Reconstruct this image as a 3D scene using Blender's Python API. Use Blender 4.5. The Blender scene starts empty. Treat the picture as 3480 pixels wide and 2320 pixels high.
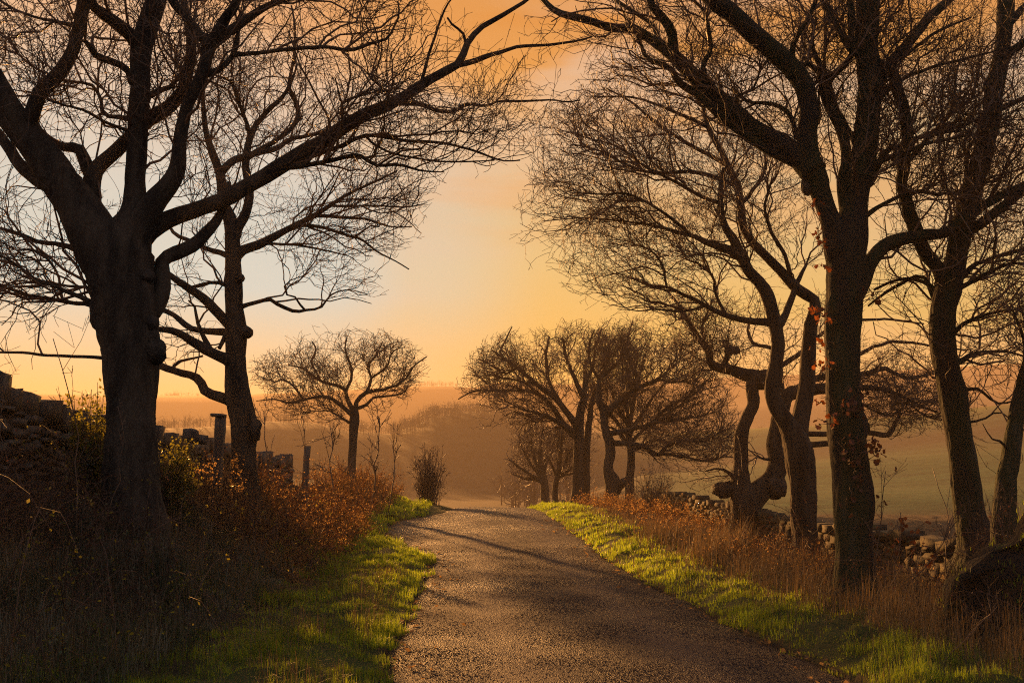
import bpy, math, random, time
import numpy as np
from mathutils import Vector
T0 = time.time()
rng = np.random.default_rng(11)
random.seed(5)
sc = bpy.context.scene
COL = sc.collection

# ------------------------------------------------------------------ camera
F, CX, CY, EYE = 3384.0, 1740.0, 1160.0, 1.6          # focal length in photograph pixels
PITCH = math.radians(8.107)
cam = bpy.data.cameras.new('camera'); camo = bpy.data.objects.new('camera', cam); COL.objects.link(camo)
camo.location = (0, 0, EYE); camo.rotation_euler = (math.radians(90) + PITCH, 0, 0)
cam.sensor_width = 36; cam.lens = 35.0; cam.clip_end = 6000; cam.clip_start = 0.05
sc.camera = camo
CP, SP = math.cos(PITCH), math.sin(PITCH)

# ------------------------------------------------------------------ light
SUN_AZ, SUN_EL = math.radians(-21.5), math.radians(11.0)
SUNV = Vector((math.sin(SUN_AZ) * math.cos(SUN_EL), math.cos(SUN_AZ) * math.cos(SUN_EL), math.sin(SUN_EL)))
sl = bpy.data.lights.new('sun', 'SUN'); sl.energy = 5.0; sl.angle = math.radians(1.2); sl.color = (1.0, 0.44, 0.12)
so = bpy.data.objects.new('sun', sl); COL.objects.link(so); so.rotation_euler = SUNV.to_track_quat('Z', 'Y').to_euler()

world = bpy.data.worlds.new('World'); sc.world = world; world.use_nodes = True; world.cycles.sampling_method = 'NONE'
SKY_STRENGTH = 0.1
def build_world():
    nt = world.node_tree; nt.nodes.clear(); N = nt.nodes.new; L = nt.links.new
    out = N('ShaderNodeOutputWorld'); bg = N('ShaderNodeBackground'); bg.inputs[1].default_value = SKY_STRENGTH
    L(bg.outputs[0], out.inputs[0])
    tc = N('ShaderNodeTexCoord'); sep = N('ShaderNodeSeparateXYZ'); L(tc.outputs['Generated'], sep.inputs[0])
    sky = N('ShaderNodeTexSky'); sky.sky_type = 'NISHITA'; sky.sun_disc = False
    sky.sun_elevation = SUN_EL; sky.sun_rotation = SUN_AZ; sky.air_density = 2; sky.dust_density = 4
    def math_(op, a, b=None, clamp=False):
        m = N('ShaderNodeMath'); m.operation = op; m.use_clamp = clamp
        for i, v in enumerate((a, b)):
            if v is None: continue
            if isinstance(v, (int, float)): m.inputs[i].default_value = v
            else: L(v, m.inputs[i])
        return m.outputs[0]
    def ramp(fac, stops, ease='LINEAR'):
        r = N('ShaderNodeValToRGB'); cr = r.color_ramp; cr.interpolation = ease
        while len(cr.elements) > 1: cr.elements.remove(cr.elements[-1])
        cr.elements[0].position, cr.elements[0].color = stops[0][0], (*stops[0][1], 1)
        for p, c in stops[1:]:
            e = cr.elements.new(p); e.color = (*c, 1)
        L(fac, r.inputs[0]); return r.outputs[0]
    def mix(f, a, b):
        m = N('ShaderNodeMix'); m.data_type = 'RGBA'
        if isinstance(f, (int, float)): m.inputs[0].default_value = f
        else: L(f, m.inputs[0])
        for i, v in ((6, a), (7, b)):
            if isinstance(v, tuple): m.inputs[i].default_value = (*v, 1)
            else: L(v, m.inputs[i])
        return m.outputs[2]
    z = sep.outputs[2]
    dot = N('ShaderNodeVectorMath'); dot.operation = 'DOT_PRODUCT'; L(tc.outputs['Generated'], dot.inputs[0]); dot.inputs[1].default_value = SUNV
    d = dot.outputs['Value']
    # streaky cloud
    mp = N('ShaderNodeMapping'); L(tc.outputs['Generated'], mp.inputs[0]); mp.inputs['Scale'].default_value = (3.2, 3.2, 12); mp.inputs['Rotation'].default_value = (0.0, 0.10, 0)
    mp.inputs['Location'].default_value = (0.35, 0.2, 0.65)
    nz = N('ShaderNodeTexNoise'); nz.inputs['Scale'].default_value = 1.0; nz.inputs['Detail'].default_value = 4; nz.inputs['Roughness'].default_value = 0.5; L(mp.outputs[0], nz.inputs[0])
    cl = ramp(nz.outputs[0], [(0.44, (0, 0, 0)), (0.60, (1, 1, 1))], 'EASE')
    grad = ramp(math_('MULTIPLY', math_('MAXIMUM', z, 0), 1.5), [
        (0.0, (0.40, 0.33, 0.03)), (0.16, (0.42, 0.40, 0.06)), (0.32, (0.50, 0.50, 0.22)), (0.46, (0.50, 0.49, 0.31)), (0.56, (0.68, 0.33, 0.08)), (0.66, (0.62, 0.22, 0.03)), (0.85, (0.40, 0.23, 0.14)), (1.0, (0.24, 0.22, 0.23))])
    pale = ramp(math_('MULTIPLY', math_('MAXIMUM', z, 0), 1.5), [
        (0.0, (0.42, 0.36, 0.10)), (0.30, (0.54, 0.48, 0.24)), (0.55, (0.62, 0.50, 0.36)), (0.70, (0.66, 0.47, 0.34)), (1.0, (0.27, 0.27, 0.30))])
    c = mix(math_('MULTIPLY', cl, 0.85), grad, pale)
    # whitened sky round the hidden sun
    near = ramp(d, [(0.915, (0, 0, 0)), (0.962, (0.5, 0.5, 0.5)), (0.984, (1, 1, 1))], 'EASE')
    nearc = ramp(math_('MULTIPLY', math_('MAXIMUM', z, 0), 1.5), [(0.0, (0.56, 0.38, 0.03)), (0.10, (0.36, 0.46, 0.12)), (0.19, (0.15, 0.54, 0.46)), (0.28, (0.06, 0.63, 0.76)), (0.42, (0.30, 0.61, 0.66)), (0.62, (0.70, 0.52, 0.36))])
    c = mix(near, c, nearc)
    # orange undersides of the higher streaks
    up_ = ramp(z, [(0.16, (0, 0, 0)), (0.34, (1, 1, 1))], 'EASE')
    mp2 = N('ShaderNodeMapping'); L(tc.outputs['Generated'], mp2.inputs[0]); mp2.inputs['Scale'].default_value = (2.4, 2.4, 15); mp2.inputs['Rotation'].default_value = (0.05, -0.12, 0.2); mp2.inputs['Location'].default_value = (1.7, 0.4, 2.1)
    nz2 = N('ShaderNodeTexNoise'); nz2.inputs['Scale'].default_value = 1.0; nz2.inputs['Detail'].default_value = 5; nz2.inputs['Roughness'].default_value = 0.55; L(mp2.outputs[0], nz2.inputs[0])
    cl2 = ramp(nz2.outputs[0], [(0.44, (0, 0, 0)), (0.60, (1, 1, 1))], 'EASE')
    c = mix(math_('MULTIPLY', math_('MULTIPLY', math_('MULTIPLY', cl2, up_), math_('SUBTRACT', 1.0, near)), 0.6), c, (0.66, 0.31, 0.09))
    # dim cool sky away from the sunset
    away = ramp(d, [(0.0, (1, 1, 1)), (0.80, (0, 0, 0))], 'EASE')
    c = mix(math_('MULTIPLY', away, 0.92), c, (0.27, 0.31, 0.43))
    sc_ = N('ShaderNodeVectorMath'); sc_.operation = 'SCALE'; L(c, sc_.inputs[0]); sc_.inputs['Scale'].default_value = 0.335 / SKY_STRENGTH
    L(mix(0.004, sc_.outputs[0], sky.outputs[0]), bg.inputs[0])
build_world()

sc.view_settings.view_transform = 'Standard'; sc.view_settings.look = 'None'
sc.view_settings.exposure = 1.5; sc.view_settings.gamma = 1; sc.view_settings.use_curve_mapping = False
sc.render.engine = 'CYCLES'
cy = sc.cycles
DENOISE = False
cam.dof.use_dof = False; cy.filter_width = 1.1; cy.use_denoising = DENOISE; cy.max_bounces = 6; cy.diffuse_bounces = 2; cy.glossy_bounces = 2; cy.transmission_bounces = 3; cy.volume_bounces = 0; cy.transparent_max_bounces = 8
cy.use_adaptive_sampling = True; cy.adaptive_threshold = 0.01

# ------------------------------------------------------------------ helpers
def unproj(x, y, d):
    """point at forward distance d that the photograph shows at pixel (x, y); arrays allowed. returns points, scale along axis"""
    x, y, d = np.broadcast_arrays(np.asarray(x, float), np.asarray(y, float), np.asarray(d, float))
    a, b = (x - CX) / F, (CY - y) / F
    s = d / (CP - b * SP)
    return np.stack([a * s, d, EYE + s * (SP + b * CP)], -1), s

def in_view(P, margin):
    y = np.maximum(P[..., 1], .2); dz = P[..., 2] - EYE; w = y * CP + dz * SP; px = CX + F * P[..., 0] / np.maximum(w, .1); py = CY - F * (dz * CP - y * SP) / np.maximum(w, .1)
    return (P[..., 1] > .5) & (px > -margin) & (px < 3480 + margin) & (py > -margin) & (py < 2320 + margin)
def sm(e0, e1, x):
    t = np.clip((x - e0) / (e1 - e0), 0, 1); return t * t * (3 - 2 * t)

_NP = np.random.default_rng(3).uniform(-1, 1, (24, 3)); _NPH = np.random.default_rng(4).uniform(0, 6.28, 24)
def noise(p, freq, oct_=6, seed=0):
    """cheap smooth noise, about -1..1"""
    p = np.asarray(p, float) * freq; o = 0
    for k in range(oct_):
        i = (k + seed * 5) % 24
        o = o + np.sin(p @ (_NP[i, :p.shape[-1]] * 2.2 * (1 + 0.35 * k)) + _NPH[i]) / (1 + 0.25 * k)
    return o / (oct_ ** 0.5 * 0.85)

def tag(o, label=None, cat=None, group=None, kind=None):
    if label: o['label'] = label
    if cat: o['category'] = cat
    if group: o['group'] = group
    if kind: o['kind'] = kind
    return o
def empty(name, loc):
    o = bpy.data.objects.new(name, None); o.location = loc; o.empty_display_size = 0.2; COL.objects.link(o); return o
def mesh_np(name, V, loops, sizes, mat, smooth=False):
    me = bpy.data.meshes.new(name); V = np.asarray(V, np.float32).reshape(-1, 3); loops = np.asarray(loops, np.int32).ravel(); sizes = np.asarray(sizes, np.int32)
    me.vertices.add(len(V)); me.vertices.foreach_set('co', V.ravel())
    me.loops.add(len(loops)); me.loops.foreach_set('vertex_index', loops)
    me.polygons.add(len(sizes)); st = np.zeros(len(sizes), np.int32); st[1:] = np.cumsum(sizes)[:-1]
    me.polygons.foreach_set('loop_start', st)
    try: me.polygons.foreach_set('loop_total', sizes)
    except Exception: pass
    if smooth: me.polygons.foreach_set('use_smooth', np.ones(len(sizes), bool))
    me.materials.append(mat); me.update(calc_edges=True); return me
def obj(name, me, parent=None):
    o = bpy.data.objects.new(name, me); COL.objects.link(o)
    if parent:
        o.parent = parent
        o.matrix_parent_inverse.identity()
    return o
def local(V, root): return np.asarray(V) - np.array(root.location)

class Geo:
    """collects quads and triangles of many small pieces for one mesh"""
    def __init__(s): s.V, s.Q, s.T, s.n = [], [], [], 0
    def add(s, V, Q=None, T=None):
        V = np.asarray(V).reshape(-1, 3)
        if Q is not None and len(Q): s.Q.append(np.asarray(Q).reshape(-1, 4) + s.n)
        if T is not None and len(T): s.T.append(np.asarray(T).reshape(-1, 3) + s.n)
        s.V.append(V); s.n += len(V)
    def build(s, name, mat, parent=None, smooth=False, off=None):
        V = np.concatenate(s.V)
        if parent is not None: V = V - np.array(parent.location)
        Q = np.concatenate(s.Q) if s.Q else np.zeros((0, 4), int); T = np.concatenate(s.T) if s.T else np.zeros((0, 3), int)
        me = mesh_np(name, V, np.concatenate([Q.ravel(), T.ravel()]), np.concatenate([np.full(len(Q), 4), np.full(len(T), 3)]), mat, smooth)
        return obj(name, me, parent)
    def tris(s): return 2 * sum(len(q) for q in s.Q) + sum(len(t) for t in s.T)

def nrm(v): return v / np.maximum(np.linalg.norm(v, axis=-1, keepdims=True), 1e-9)
def tubes(P, R, S, lump=0.0, cap=True):
    """P (N,K,3), R (N,K) -> verts, quads, tris of S-sided tubes"""
    N, K = R.shape
    Tn = np.empty_like(P); Tn[:, 1:-1] = P[:, 2:] - P[:, :-2]; Tn[:, 0] = P[:, 1] - P[:, 0]; Tn[:, -1] = P[:, -1] - P[:, -2]; Tn = nrm(Tn)
    ref = np.where(np.abs(Tn[:, :1, 2:3]) > 0.8, np.array([[[1., 0, 0]]]), np.array([[[0, 0, 1.]]]))[:, 0]
    n = nrm(np.cross(Tn[:, 0], ref)); A = np.empty_like(P); B = np.empty_like(P)
    for k in range(K):
        n = nrm(n - Tn[:, k] * np.sum(n * Tn[:, k], -1, keepdims=True)); A[:, k] = n; B[:, k] = np.cross(Tn[:, k], n)
    th = np.arange(S) * 2 * np.pi / S
    V = P[:, :, None] + R[:, :, None, None] * (np.cos(th)[:, None] * A[:, :, None] + np.sin(th)[:, None] * B[:, :, None])
    if lump:
        D = V - P[:, :, None]
        f = 1 + lump * noise(V, 2.3, 5, 1) + lump * 0.8 * noise(V * np.array([1, 1, .45]), 9, 6, 2) + lump * .5 * noise(V * np.array([1, 1, .3]), 26, 6, 3)
        ph = 3 * noise(P, .9, 5, 4)[:, :, None]; f = f + lump * .55 * np.abs(np.sin(th * max(3, S // 4) + ph)) * (S > 11) - lump * .3 * (S > 11)
        V = P[:, :, None] + D * f[..., None]
    V = V.reshape(-1, 3)
    base = (np.arange(N)[:, None, None] * K + np.arange(K - 1)[None, :, None]) * S
    j = np.arange(S)[None, None]; j2 = (j + 1) % S
    Q = np.stack([base + j, base + j2, base + S + j2, base + S + j], -1).reshape(-1, 4)
    T = None
    if cap and S > 3:
        e0 = np.arange(N)[:, None] * K * S
        T0_ = np.stack([np.broadcast_to(e0, (N, S - 2)), e0 + np.arange(2, S), e0 + np.arange(1, S - 1)], -1).reshape(-1, 3)
        e = (np.arange(N)[:, None] * K + K - 1) * S
        T = np.stack([np.broadcast_to(e, (N, S - 2)), e + np.arange(1, S - 1), e + np.arange(2, S)], -1).reshape(-1, 3); T = np.concatenate([T0_, T])
    return V, Q, T

def catmull(p, K):
    """resample control rows p (n,m) to K rows along a Catmull-Rom curve"""
    p = np.asarray(p, float); n = len(p)
    if n == 2: t = np.linspace(0, 1, K)[:, None]; return p[0] * (1 - t) + p[1] * t
    q = np.vstack([2 * p[0] - p[1], p, 2 * p[-1] - p[-2]])
    seg = np.linalg.norm(np.diff(p[:, :2], axis=0), axis=1); cum = np.concatenate([[0], np.cumsum(seg)])
    s = np.linspace(0, cum[-1], K); i = np.clip(np.searchsorted(cum, s, 'right') - 1, 0, n - 2)
    t = ((s - cum[i]) / np.maximum(seg[i], 1e-9))[:, None]
    a, b, c, d = q[i], q[i + 1], q[i + 2], q[i + 3]
    return 0.5 * ((2 * b) + (-a + c) * t + (2 * a - 5 * b + 4 * c - d) * t * t + (-a + 3 * b - 3 * c + d) * t ** 3)

# ------------------------------------------------------------------ materials
def mat_new(name):
    m = bpy.data.materials.new(name); m.use_nodes = True; nt = m.node_tree; nt.nodes.clear(); return m, nt, nt.nodes.new, nt.links.new
def mixed(name, c1, c2, scale=4.0, rough=0.9, bump=0.0, bscale=30.0, stretch=(1, 1, 1), c3=None, lo=.4, hi=.6, spec=0.3, transl=None, tfac=.5, bdist=.02, detail=5):
    m, nt, N, L = mat_new(name)
    out = N('ShaderNodeOutputMaterial'); b = N('ShaderNodeBsdfPrincipled'); b.inputs['Roughness'].default_value = rough; b.inputs['Specular IOR Level'].default_value = spec
    g = N('ShaderNodeNewGeometry'); mp = N('ShaderNodeMapping'); mp.inputs['Scale'].default_value = stretch; L(g.outputs['Position'], mp.inputs[0])
    nz = N('ShaderNodeTexNoise'); nz.inputs['Scale'].default_value = scale; nz.inputs['Detail'].default_value = detail; L(mp.outputs[0], nz.inputs[0])
    r = N('ShaderNodeValToRGB'); r.color_ramp.elements[0].position = lo; r.color_ramp.elements[1].position = hi
    r.color_ramp.elements[0].color = (*c1, 1); r.color_ramp.elements[1].color = (*c2, 1)
    if c3: e = r.color_ramp.elements.new(min(.98, hi + .12)); e.color = (*c3, 1)
    L(nz.outputs[0], r.inputs[0]); L(r.outputs[0], b.inputs['Base Color'])
    if bump:
        n2 = N('ShaderNodeTexNoise'); n2.inputs['Scale'].default_value = bscale; n2.inputs['Detail'].default_value = 6; L(mp.outputs[0], n2.inputs[0])
        bp = N('ShaderNodeBump'); bp.inputs['Strength'].default_value = bump; bp.inputs['Distance'].default_value = bdist; L(n2.outputs[0], bp.inputs['Height']); L(bp.outputs[0], b.inputs['Normal'])
    if transl:
        t = N('ShaderNodeBsdfTranslucent'); mx = N('ShaderNodeMixShader'); mx.inputs[0].default_value = tfac
        mc = N('ShaderNodeMix'); mc.data_type = 'RGBA'; mc.blend_type = 'MULTIPLY'; mc.inputs[0].default_value = 0.0
        r2 = N('ShaderNodeValToRGB'); r2.color_ramp.elements[0].position = lo; r2.color_ramp.elements[1].position = hi
        r2.color_ramp.elements[0].color = (*[v * .55 for v in transl], 1); r2.color_ramp.elements[1].color = (*transl, 1); L(nz.outputs[0], r2.inputs[0])
        L(r2.outputs[0], t.inputs[0]); L(b.outputs[0], mx.inputs[1]); L(t.outputs[0], mx.inputs[2]); L(mx.outputs[0], out.inputs[0])
    else: L(b.outputs[0], out.inputs[0])
    return m
BARK = mixed('bark', (.027, .020, .013), (.066, .050, .032), 5, .95, 1.0, 17, (1, 1, .22), bdist=.09)
BARK_MOSS = mixed('mossy bark', (.022, .018, .014), (.026, .033, .011), 3.2, .95, 1.0, 17, (1, 1, .22), c3=(.055, .058, .036), bdist=.09)
TWIG = mixed('twig bark', (.075, .046, .026), (.15, .088, .045), 3, .6, spec=.45)
BURRM = mixed('burr bark', (.032, .025, .018), (.08, .062, .042), 7, .95, 1, 20, bdist=.08)
STONE = mixed('gritstone', (.05, .045, .038), (.12, .11, .09), 6, .9, .8, 40, c3=(.07, .08, .035))
STONE_Y = mixed('lichened stone', (.035, .030, .020), (.105, .085, .045), 7, .9, .8, 40, c3=(.10, .105, .03))
CORE = mixed('wall hearting', (.03, .027, .022), (.05, .045, .04), 8)
WOOD = mixed('weathered oak post', (.08, .065, .05), (.14, .12, .09), 6, .9, .6, 40, (1, 1, .15))
GRASS = mixed('verge grass', (.05, .10, .014), (.11, .18, .024), 1.7, .45, spec=.4, transl=(.54, .70, .035), tfac=.6)
GRASS_DRY = mixed('dry grass', (.10, .085, .045), (.17, .13, .07), 2.5, .6, transl=(.24, .16, .06), tfac=.4)
ROUGH_G = mixed('rough bank grass', (.06, .072, .032), (.17, .155, .10), 1.5, .6, transl=(.10, .10, .03), tfac=.3)
BRACK = mixed('dead bracken', (.095, .060, .030), (.22, .135, .065), 2.2, .8, transl=(.68, .41, .13), tfac=.5)
BRAMB = mixed('bramble stem', (.05, .028, .018), (.12, .065, .035), 2.0, .7)
IVY = mixed('ivy leaf', (.020, .038, .010), (.05, .075, .02), 4.0, .35, spec=.5, transl=(.46, .42, .05), tfac=.45)
ORANGE = mixed('withered oak leaf', (.16, .045, .014), (.30, .10, .025), 9, .7, transl=(.34, .10, .02), tfac=.45)
DULL = mixed('dull withered leaf', (.07, .032, .022), (.14, .065, .04), 9, .7, transl=(.12, .05, .025), tfac=.35)
MOSS = mixed('moss', (.035, .050, .008), (.085, .11, .015), 20, .95, .8, 120)
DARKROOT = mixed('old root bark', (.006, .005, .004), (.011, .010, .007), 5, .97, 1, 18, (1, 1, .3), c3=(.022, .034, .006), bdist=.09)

# ------------------------------------------------------------------ terrain
# road-aligned coordinates: u across (right positive), v forward
SK = -0.0555
def uv_xy(u, v): return u + SK * v, v
def road_z(v):
    return np.interp(v, [-60, 0, 13, 19, 23, 27, 33, 37, 40, 43, 48, 56, 70, 100, 400], [0, 0, .0, .08, .24, .42, .60, .66, .64, .54, .22, -.7, -2.6, -7, -7])
def road_zs(v):
    v = np.asarray(v, float); return (road_z(v - 1.5) + 2 * road_z(v) + road_z(v + 1.5)) / 4
def edge_l(v): return -.5 - .13 * (1 - sm(10, 19, v)) - 1.4 * sm(19.5, 26, v) * (1 - sm(29, 35, v)) + .42 * sm(33, 40, v) + .025 * np.sin(v * 1.7) + .015 * np.sin(v * 4.1 + 1)
def edge_r(v): return 3.05 + .26 * (1 - sm(9, 20, v)) + .025 * np.sin(v * 1.3 + 2) + .015 * np.sin(v * 3.7)
def near_z(u, v):
    r = road_zs(v); fade = 1 - sm(45, 75, v)
    el, er = edge_l(v), edge_r(v)
    camber = .05 * (1 - ((u - 1.25) / 1.8) ** 2)
    # left bank
    dl = np.maximum(el - u, 0)
    bank = .13 * sm(0, .7, dl) + .97 * sm(1.45, 4.0, dl + .35 * noise(np.stack([u * 0, v], -1), .8, 4)) * (1 - .25 * sm(26, 40, v)) + .15 * sm(3.8, 5, dl)
    bank = bank - 1.2 * sm(6.5, 30, dl)
    # right verge
    dr = np.maximum(u - er, 0)
    ver = .12 * sm(0, .6, dr) - (.16 + .34 * (1 - sm(15, 30, v))) * sm(1.6, 4.4, dr) - .25 * sm(4.8, 8, dr)
    z = np.where((u > el) & (u < er), np.clip(camber, -.03, .06) - .02, 0) + bank * fade + ver * fade + r
    rough = np.where((u > el - .05) & (u < er + .05), 0, 1)
    z = z + rough * (.045 * noise(np.stack([u, v], -1), 2.6, 6, 2) + .03 * noise(np.stack([u, v], -1), 6, 6, 3)) * sm(0, .4, dl + dr)
    return z
# far relief: rows are azimuth (photo x), height read at distances
FD = [60, 110, 180, 300, 420, 600, 900, 1150, 1700]
FCOL = {  # photo x (3480 wide): photo y of the ground at each distance
    -2500: [1700, 1700, 1690, 1560, 1580, 1560, 1500, 1530, 1580],
    300: [1745, 1740, 1690, 1490, 1520, 1490, 1372, 1400, 1440],
    600: [1745, 1740, 1690, 1468, 1510, 1480, 1366, 1400, 1440],
    770: [1745, 1740, 1690, 1458, 1510, 1480, 1362, 1400, 1440],
    900: [1745, 1745, 1690, 1442, 1500, 1480, 1352, 1390, 1430],
    1040: [1745, 1750, 1690, 1445, 1500, 1480, 1344, 1380, 1420],
    1180: [1745, 1750, 1700, 1470, 1520, 1480, 1334, 1370, 1420],
    1330: [1750, 1755, 1700, 1480, 1520, 1480, 1324, 1360, 1410],
    1400: [1750, 1755, 1700, 1452, 1500, 1480, 1321, 1360, 1410],
    1480: [1755, 1760, 1700, 1418, 1500, 1480, 1319, 1360, 1410],
    1600: [1755, 1760, 1700, 1404, 1490, 1480, 1322, 1360, 1410],
    1690: [1755, 1760, 1700, 1410, 1490, 1480, 1306, 1360, 1410],
    1780: [1755, 1760, 1700, 1440, 1490, 1480, 1304, 1360, 1410],
    1900: [1750, 1750, 1680, 1470, 1500, 1470, 1312, 1360, 1400],
    2250: [1745, 1690, 1610, 1478, 1470, 1400, 1303, 1350, 1400],
    2700: [1735, 1670, 1580, 1462, 1465, 1390, 1296, 1340, 1400],
    3000: [1730, 1660, 1560, 1438, 1462, 1385, 1293, 1340, 1400],
    3480: [1725, 1650, 1540, 1408, 1440, 1375, 1288, 1340, 1400],
    6000: [1725, 1660, 1580, 1480, 1500, 1480, 1420, 1450, 1500]}
_fx = np.array(sorted(FCOL)); _fy = np.array([FCOL[k] for k in _fx], float)
def far_z(X, Y):
    D = np.hypot(X, Y); az = np.arctan2(X, np.maximum(Y, 1e-3)); az = np.where(Y <= 0, np.sign(X) * 1.5, az)
    px = CX + F * np.tan(np.clip(az, -1.35, 1.35)) / CP * 1.0; px = np.clip(px, -2500, 6000)
    i = np.clip(np.searchsorted(_fx, px, 'right') - 1, 0, len(_fx) - 2); t = (px - _fx[i]) / (_fx[i + 1] - _fx[i]); t = t * t * (3 - 2 * t)
    rows = _fy[i] * (1 - t)[..., None] + _fy[i + 1] * t[..., None]
    j = np.clip(np.searchsorted(FD, D, 'right') - 1, 0, len(FD) - 2); fd = np.array(FD, float)
    s = np.clip((D - fd[j]) / (fd[j + 1] - fd[j]), 0, 1); s = s * s * (3 - 2 * s)
    y0 = np.take_along_axis(rows, j[..., None], -1)[..., 0]; y1 = np.take_along_axis(rows, (j + 1)[..., None], -1)[..., 0]
    z0 = EYE + (1642 - y0) / F * fd[j]; z1 = EYE + (1642 - y1) / F * fd[j + 1]
    return z0 * (1 - s) + z1 * s
def ground_z(X, Y):
    X, Y = np.broadcast_arrays(np.asarray(X, float), np.asarray(Y, float))
    u, v = X - SK * Y, Y; D = np.hypot(X, Y)
    n = near_z(u, np.maximum(v, -40)); w = sm(44, 85, D) * np.where(np.abs(u - 1.2) < 14, 1 - .0 * u, 1)
    return n * (1 - w) + far_z(X, Y) * w
def gz_uv(u, v): x, y = uv_xy(u, v); return ground_z(x, y)

def build_ground():
    azf = np.radians(np.concatenate([np.linspace(-180, -36, 50, endpoint=False), np.linspace(-36, 36, 300, endpoint=False), np.linspace(36, 180, 50, endpoint=False)]))
    r = np.concatenate([[0.0], np.geomspace(1.2, 60, 150), np.geomspace(61.5, 2400, 90)])
    A, Rr = np.meshgrid(azf, r); X, Y = Rr * np.sin(A), Rr * np.cos(A); Z = ground_z(X, Y)
    u, v = X - SK * Y, Y
    inroad = sm(edge_l(v) - .02, edge_l(v) + .05, u) * (1 - sm(edge_r(v) - .05, edge_r(v) + .02, u)) * (1 - sm(80, 90, v))
    Z = Z - .07 * inroad
    nr, na = X.shape
    i = np.arange(nr - 1)[:, None] * na; j = np.arange(na)[None]; j2 = (j + 1) % na
    Q = np.stack([i + j, i + na + j, i + na + j2, i + j2], -1).reshape(-1, 4)
    m, nt, N, L = mat_new('ground soil and turf')
    out = N('ShaderNodeOutputMaterial'); b = N('ShaderNodeBsdfPrincipled'); b.inputs['Roughness'].default_value = .95; b.inputs['Specular IOR Level'].default_value = .15
    at = N('ShaderNodeAttribute'); at.attribute_name = 'turf'; g = N('ShaderNodeNewGeometry')
    nz = N('ShaderNodeTexNoise'); nz.inputs['Scale'].default_value = .9; nz.inputs['Detail'].default_value = 8; L(g.outputs['Position'], nz.inputs[0])
    mp = N('ShaderNodeMapping'); mp.inputs['Scale'].default_value = (.05, .22, .05); L(g.outputs['Position'], mp.inputs[0])
    n2 = N('ShaderNodeTexNoise'); n2.inputs['Scale'].default_value = 1; n2.inputs['Detail'].default_value = 6; L(mp.outputs[0], n2.inputs[0])
    r1 = N('ShaderNodeValToRGB'); r1.color_ramp.elements[0].position = .3; r1.color_ramp.elements[1].position = .7
    r1.color_ramp.elements[0].color = (.6, .6, .6, 1); r1.color_ramp.elements[1].color = (1.3, 1.25, 1.2, 1); L(nz.outputs[0], r1.inputs[0])
    r2 = N('ShaderNodeValToRGB'); r2.color_ramp.elements[0].position = .35; r2.color_ramp.elements[1].position = .65
    r2.color_ramp.elements[0].color = (.75, .72, .7, 1); r2.color_ramp.elements[1].color = (1.2, 1.2, 1.1, 1); L(n2.outputs[0], r2.inputs[0])
    m1 = N('ShaderNodeMix'); m1.data_type = 'RGBA'; m1.blend_type = 'MULTIPLY'; m1.inputs[0].default_value = 1; L(at.outputs['Color'], m1.inputs[6]); L(r1.outputs[0], m1.inputs[7])
    m2 = N('ShaderNodeMix'); m2.data_type = 'RGBA'; m2.blend_type = 'MULTIPLY'; m2.inputs[0].default_value = 1; L(m1.outputs[2], m2.inputs[6]); L(r2.outputs[0], m2.inputs[7])
    L(m2.outputs[2], b.inputs['Base Color']); L(b.outputs[0], out.inputs[0])
    bp = N('ShaderNodeBump'); bp.inputs['Strength'].default_value = .6; bp.inputs['Distance'].default_value = .05
    n3 = N('ShaderNodeTexNoise'); n3.inputs['Scale'].default_value = 14; n3.inputs['Detail'].default_value = 8; L(g.outputs['Position'], n3.inputs[0]); L(n3.outputs[0], bp.inputs['Height']); L(bp.outputs[0], b.inputs['Normal'])
    me = mesh_np('ground', np.stack([X, Y, Z], -1), Q, np.full(len(Q), 4), m, True)
    # base colours of soil, turf, ploughland, woodland floor
    C = np.zeros(X.shape + (3,)); C[:] = (.035, .027, .017)
    verge = sm(edge_r(v), edge_r(v) + .1, u) * (1 - sm(4.6, 5.4, u)); vl = (1 - sm(edge_l(v) - .1, edge_l(v), u)) * sm(-2.3, -1.8, u)
    vg = np.clip(verge + vl, 0, 1)[..., None]; C = C * (1 - vg) + np.array((.040, .055, .014)) * vg
    D = np.hypot(X, Y); field = (sm(8.2, 9.5, u) * (D < 2500))[..., None]
    fc = np.zeros_like(C); fc[:] = (.062, .105, .040); nearf = (1 - sm(52, 75, D))[..., None]; fc = fc * (1 - nearf) + np.array((.085, .060, .030)) * nearf
    fx = np.clip(CX + F * X / np.maximum(Y, 1), -3000, 6000)
    strip = np.exp(-((D - 215 - .02 * (fx - 2700)) / 16) ** 2) + .7 * np.exp(-((D - 70) / 5) ** 2)
    fc = fc * (1 - np.clip(strip, 0, 1)[..., None] * .8) + np.array((.075, .048, .030)) * np.clip(strip, 0, 1)[..., None] * .8
    top = (sm(262, 285, D) * (1 - sm(305, 315, D)))[..., None]; fc = fc * (1 - top) + np.array((.16, .17, .035)) * top  # yellow-green band along the field brow: sunlight put into the ground colour
    up = sm(310, 330, D)[..., None]; fc = fc * (1 - up) + np.array((.13, .085, .05)) * up
    C = C * (1 - field) + fc * field
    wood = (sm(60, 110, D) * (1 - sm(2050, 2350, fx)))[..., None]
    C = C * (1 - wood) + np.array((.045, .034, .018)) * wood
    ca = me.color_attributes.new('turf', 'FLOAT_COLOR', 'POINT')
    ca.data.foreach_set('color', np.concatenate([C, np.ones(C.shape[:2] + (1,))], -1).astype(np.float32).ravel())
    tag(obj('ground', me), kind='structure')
build_ground()

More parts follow.
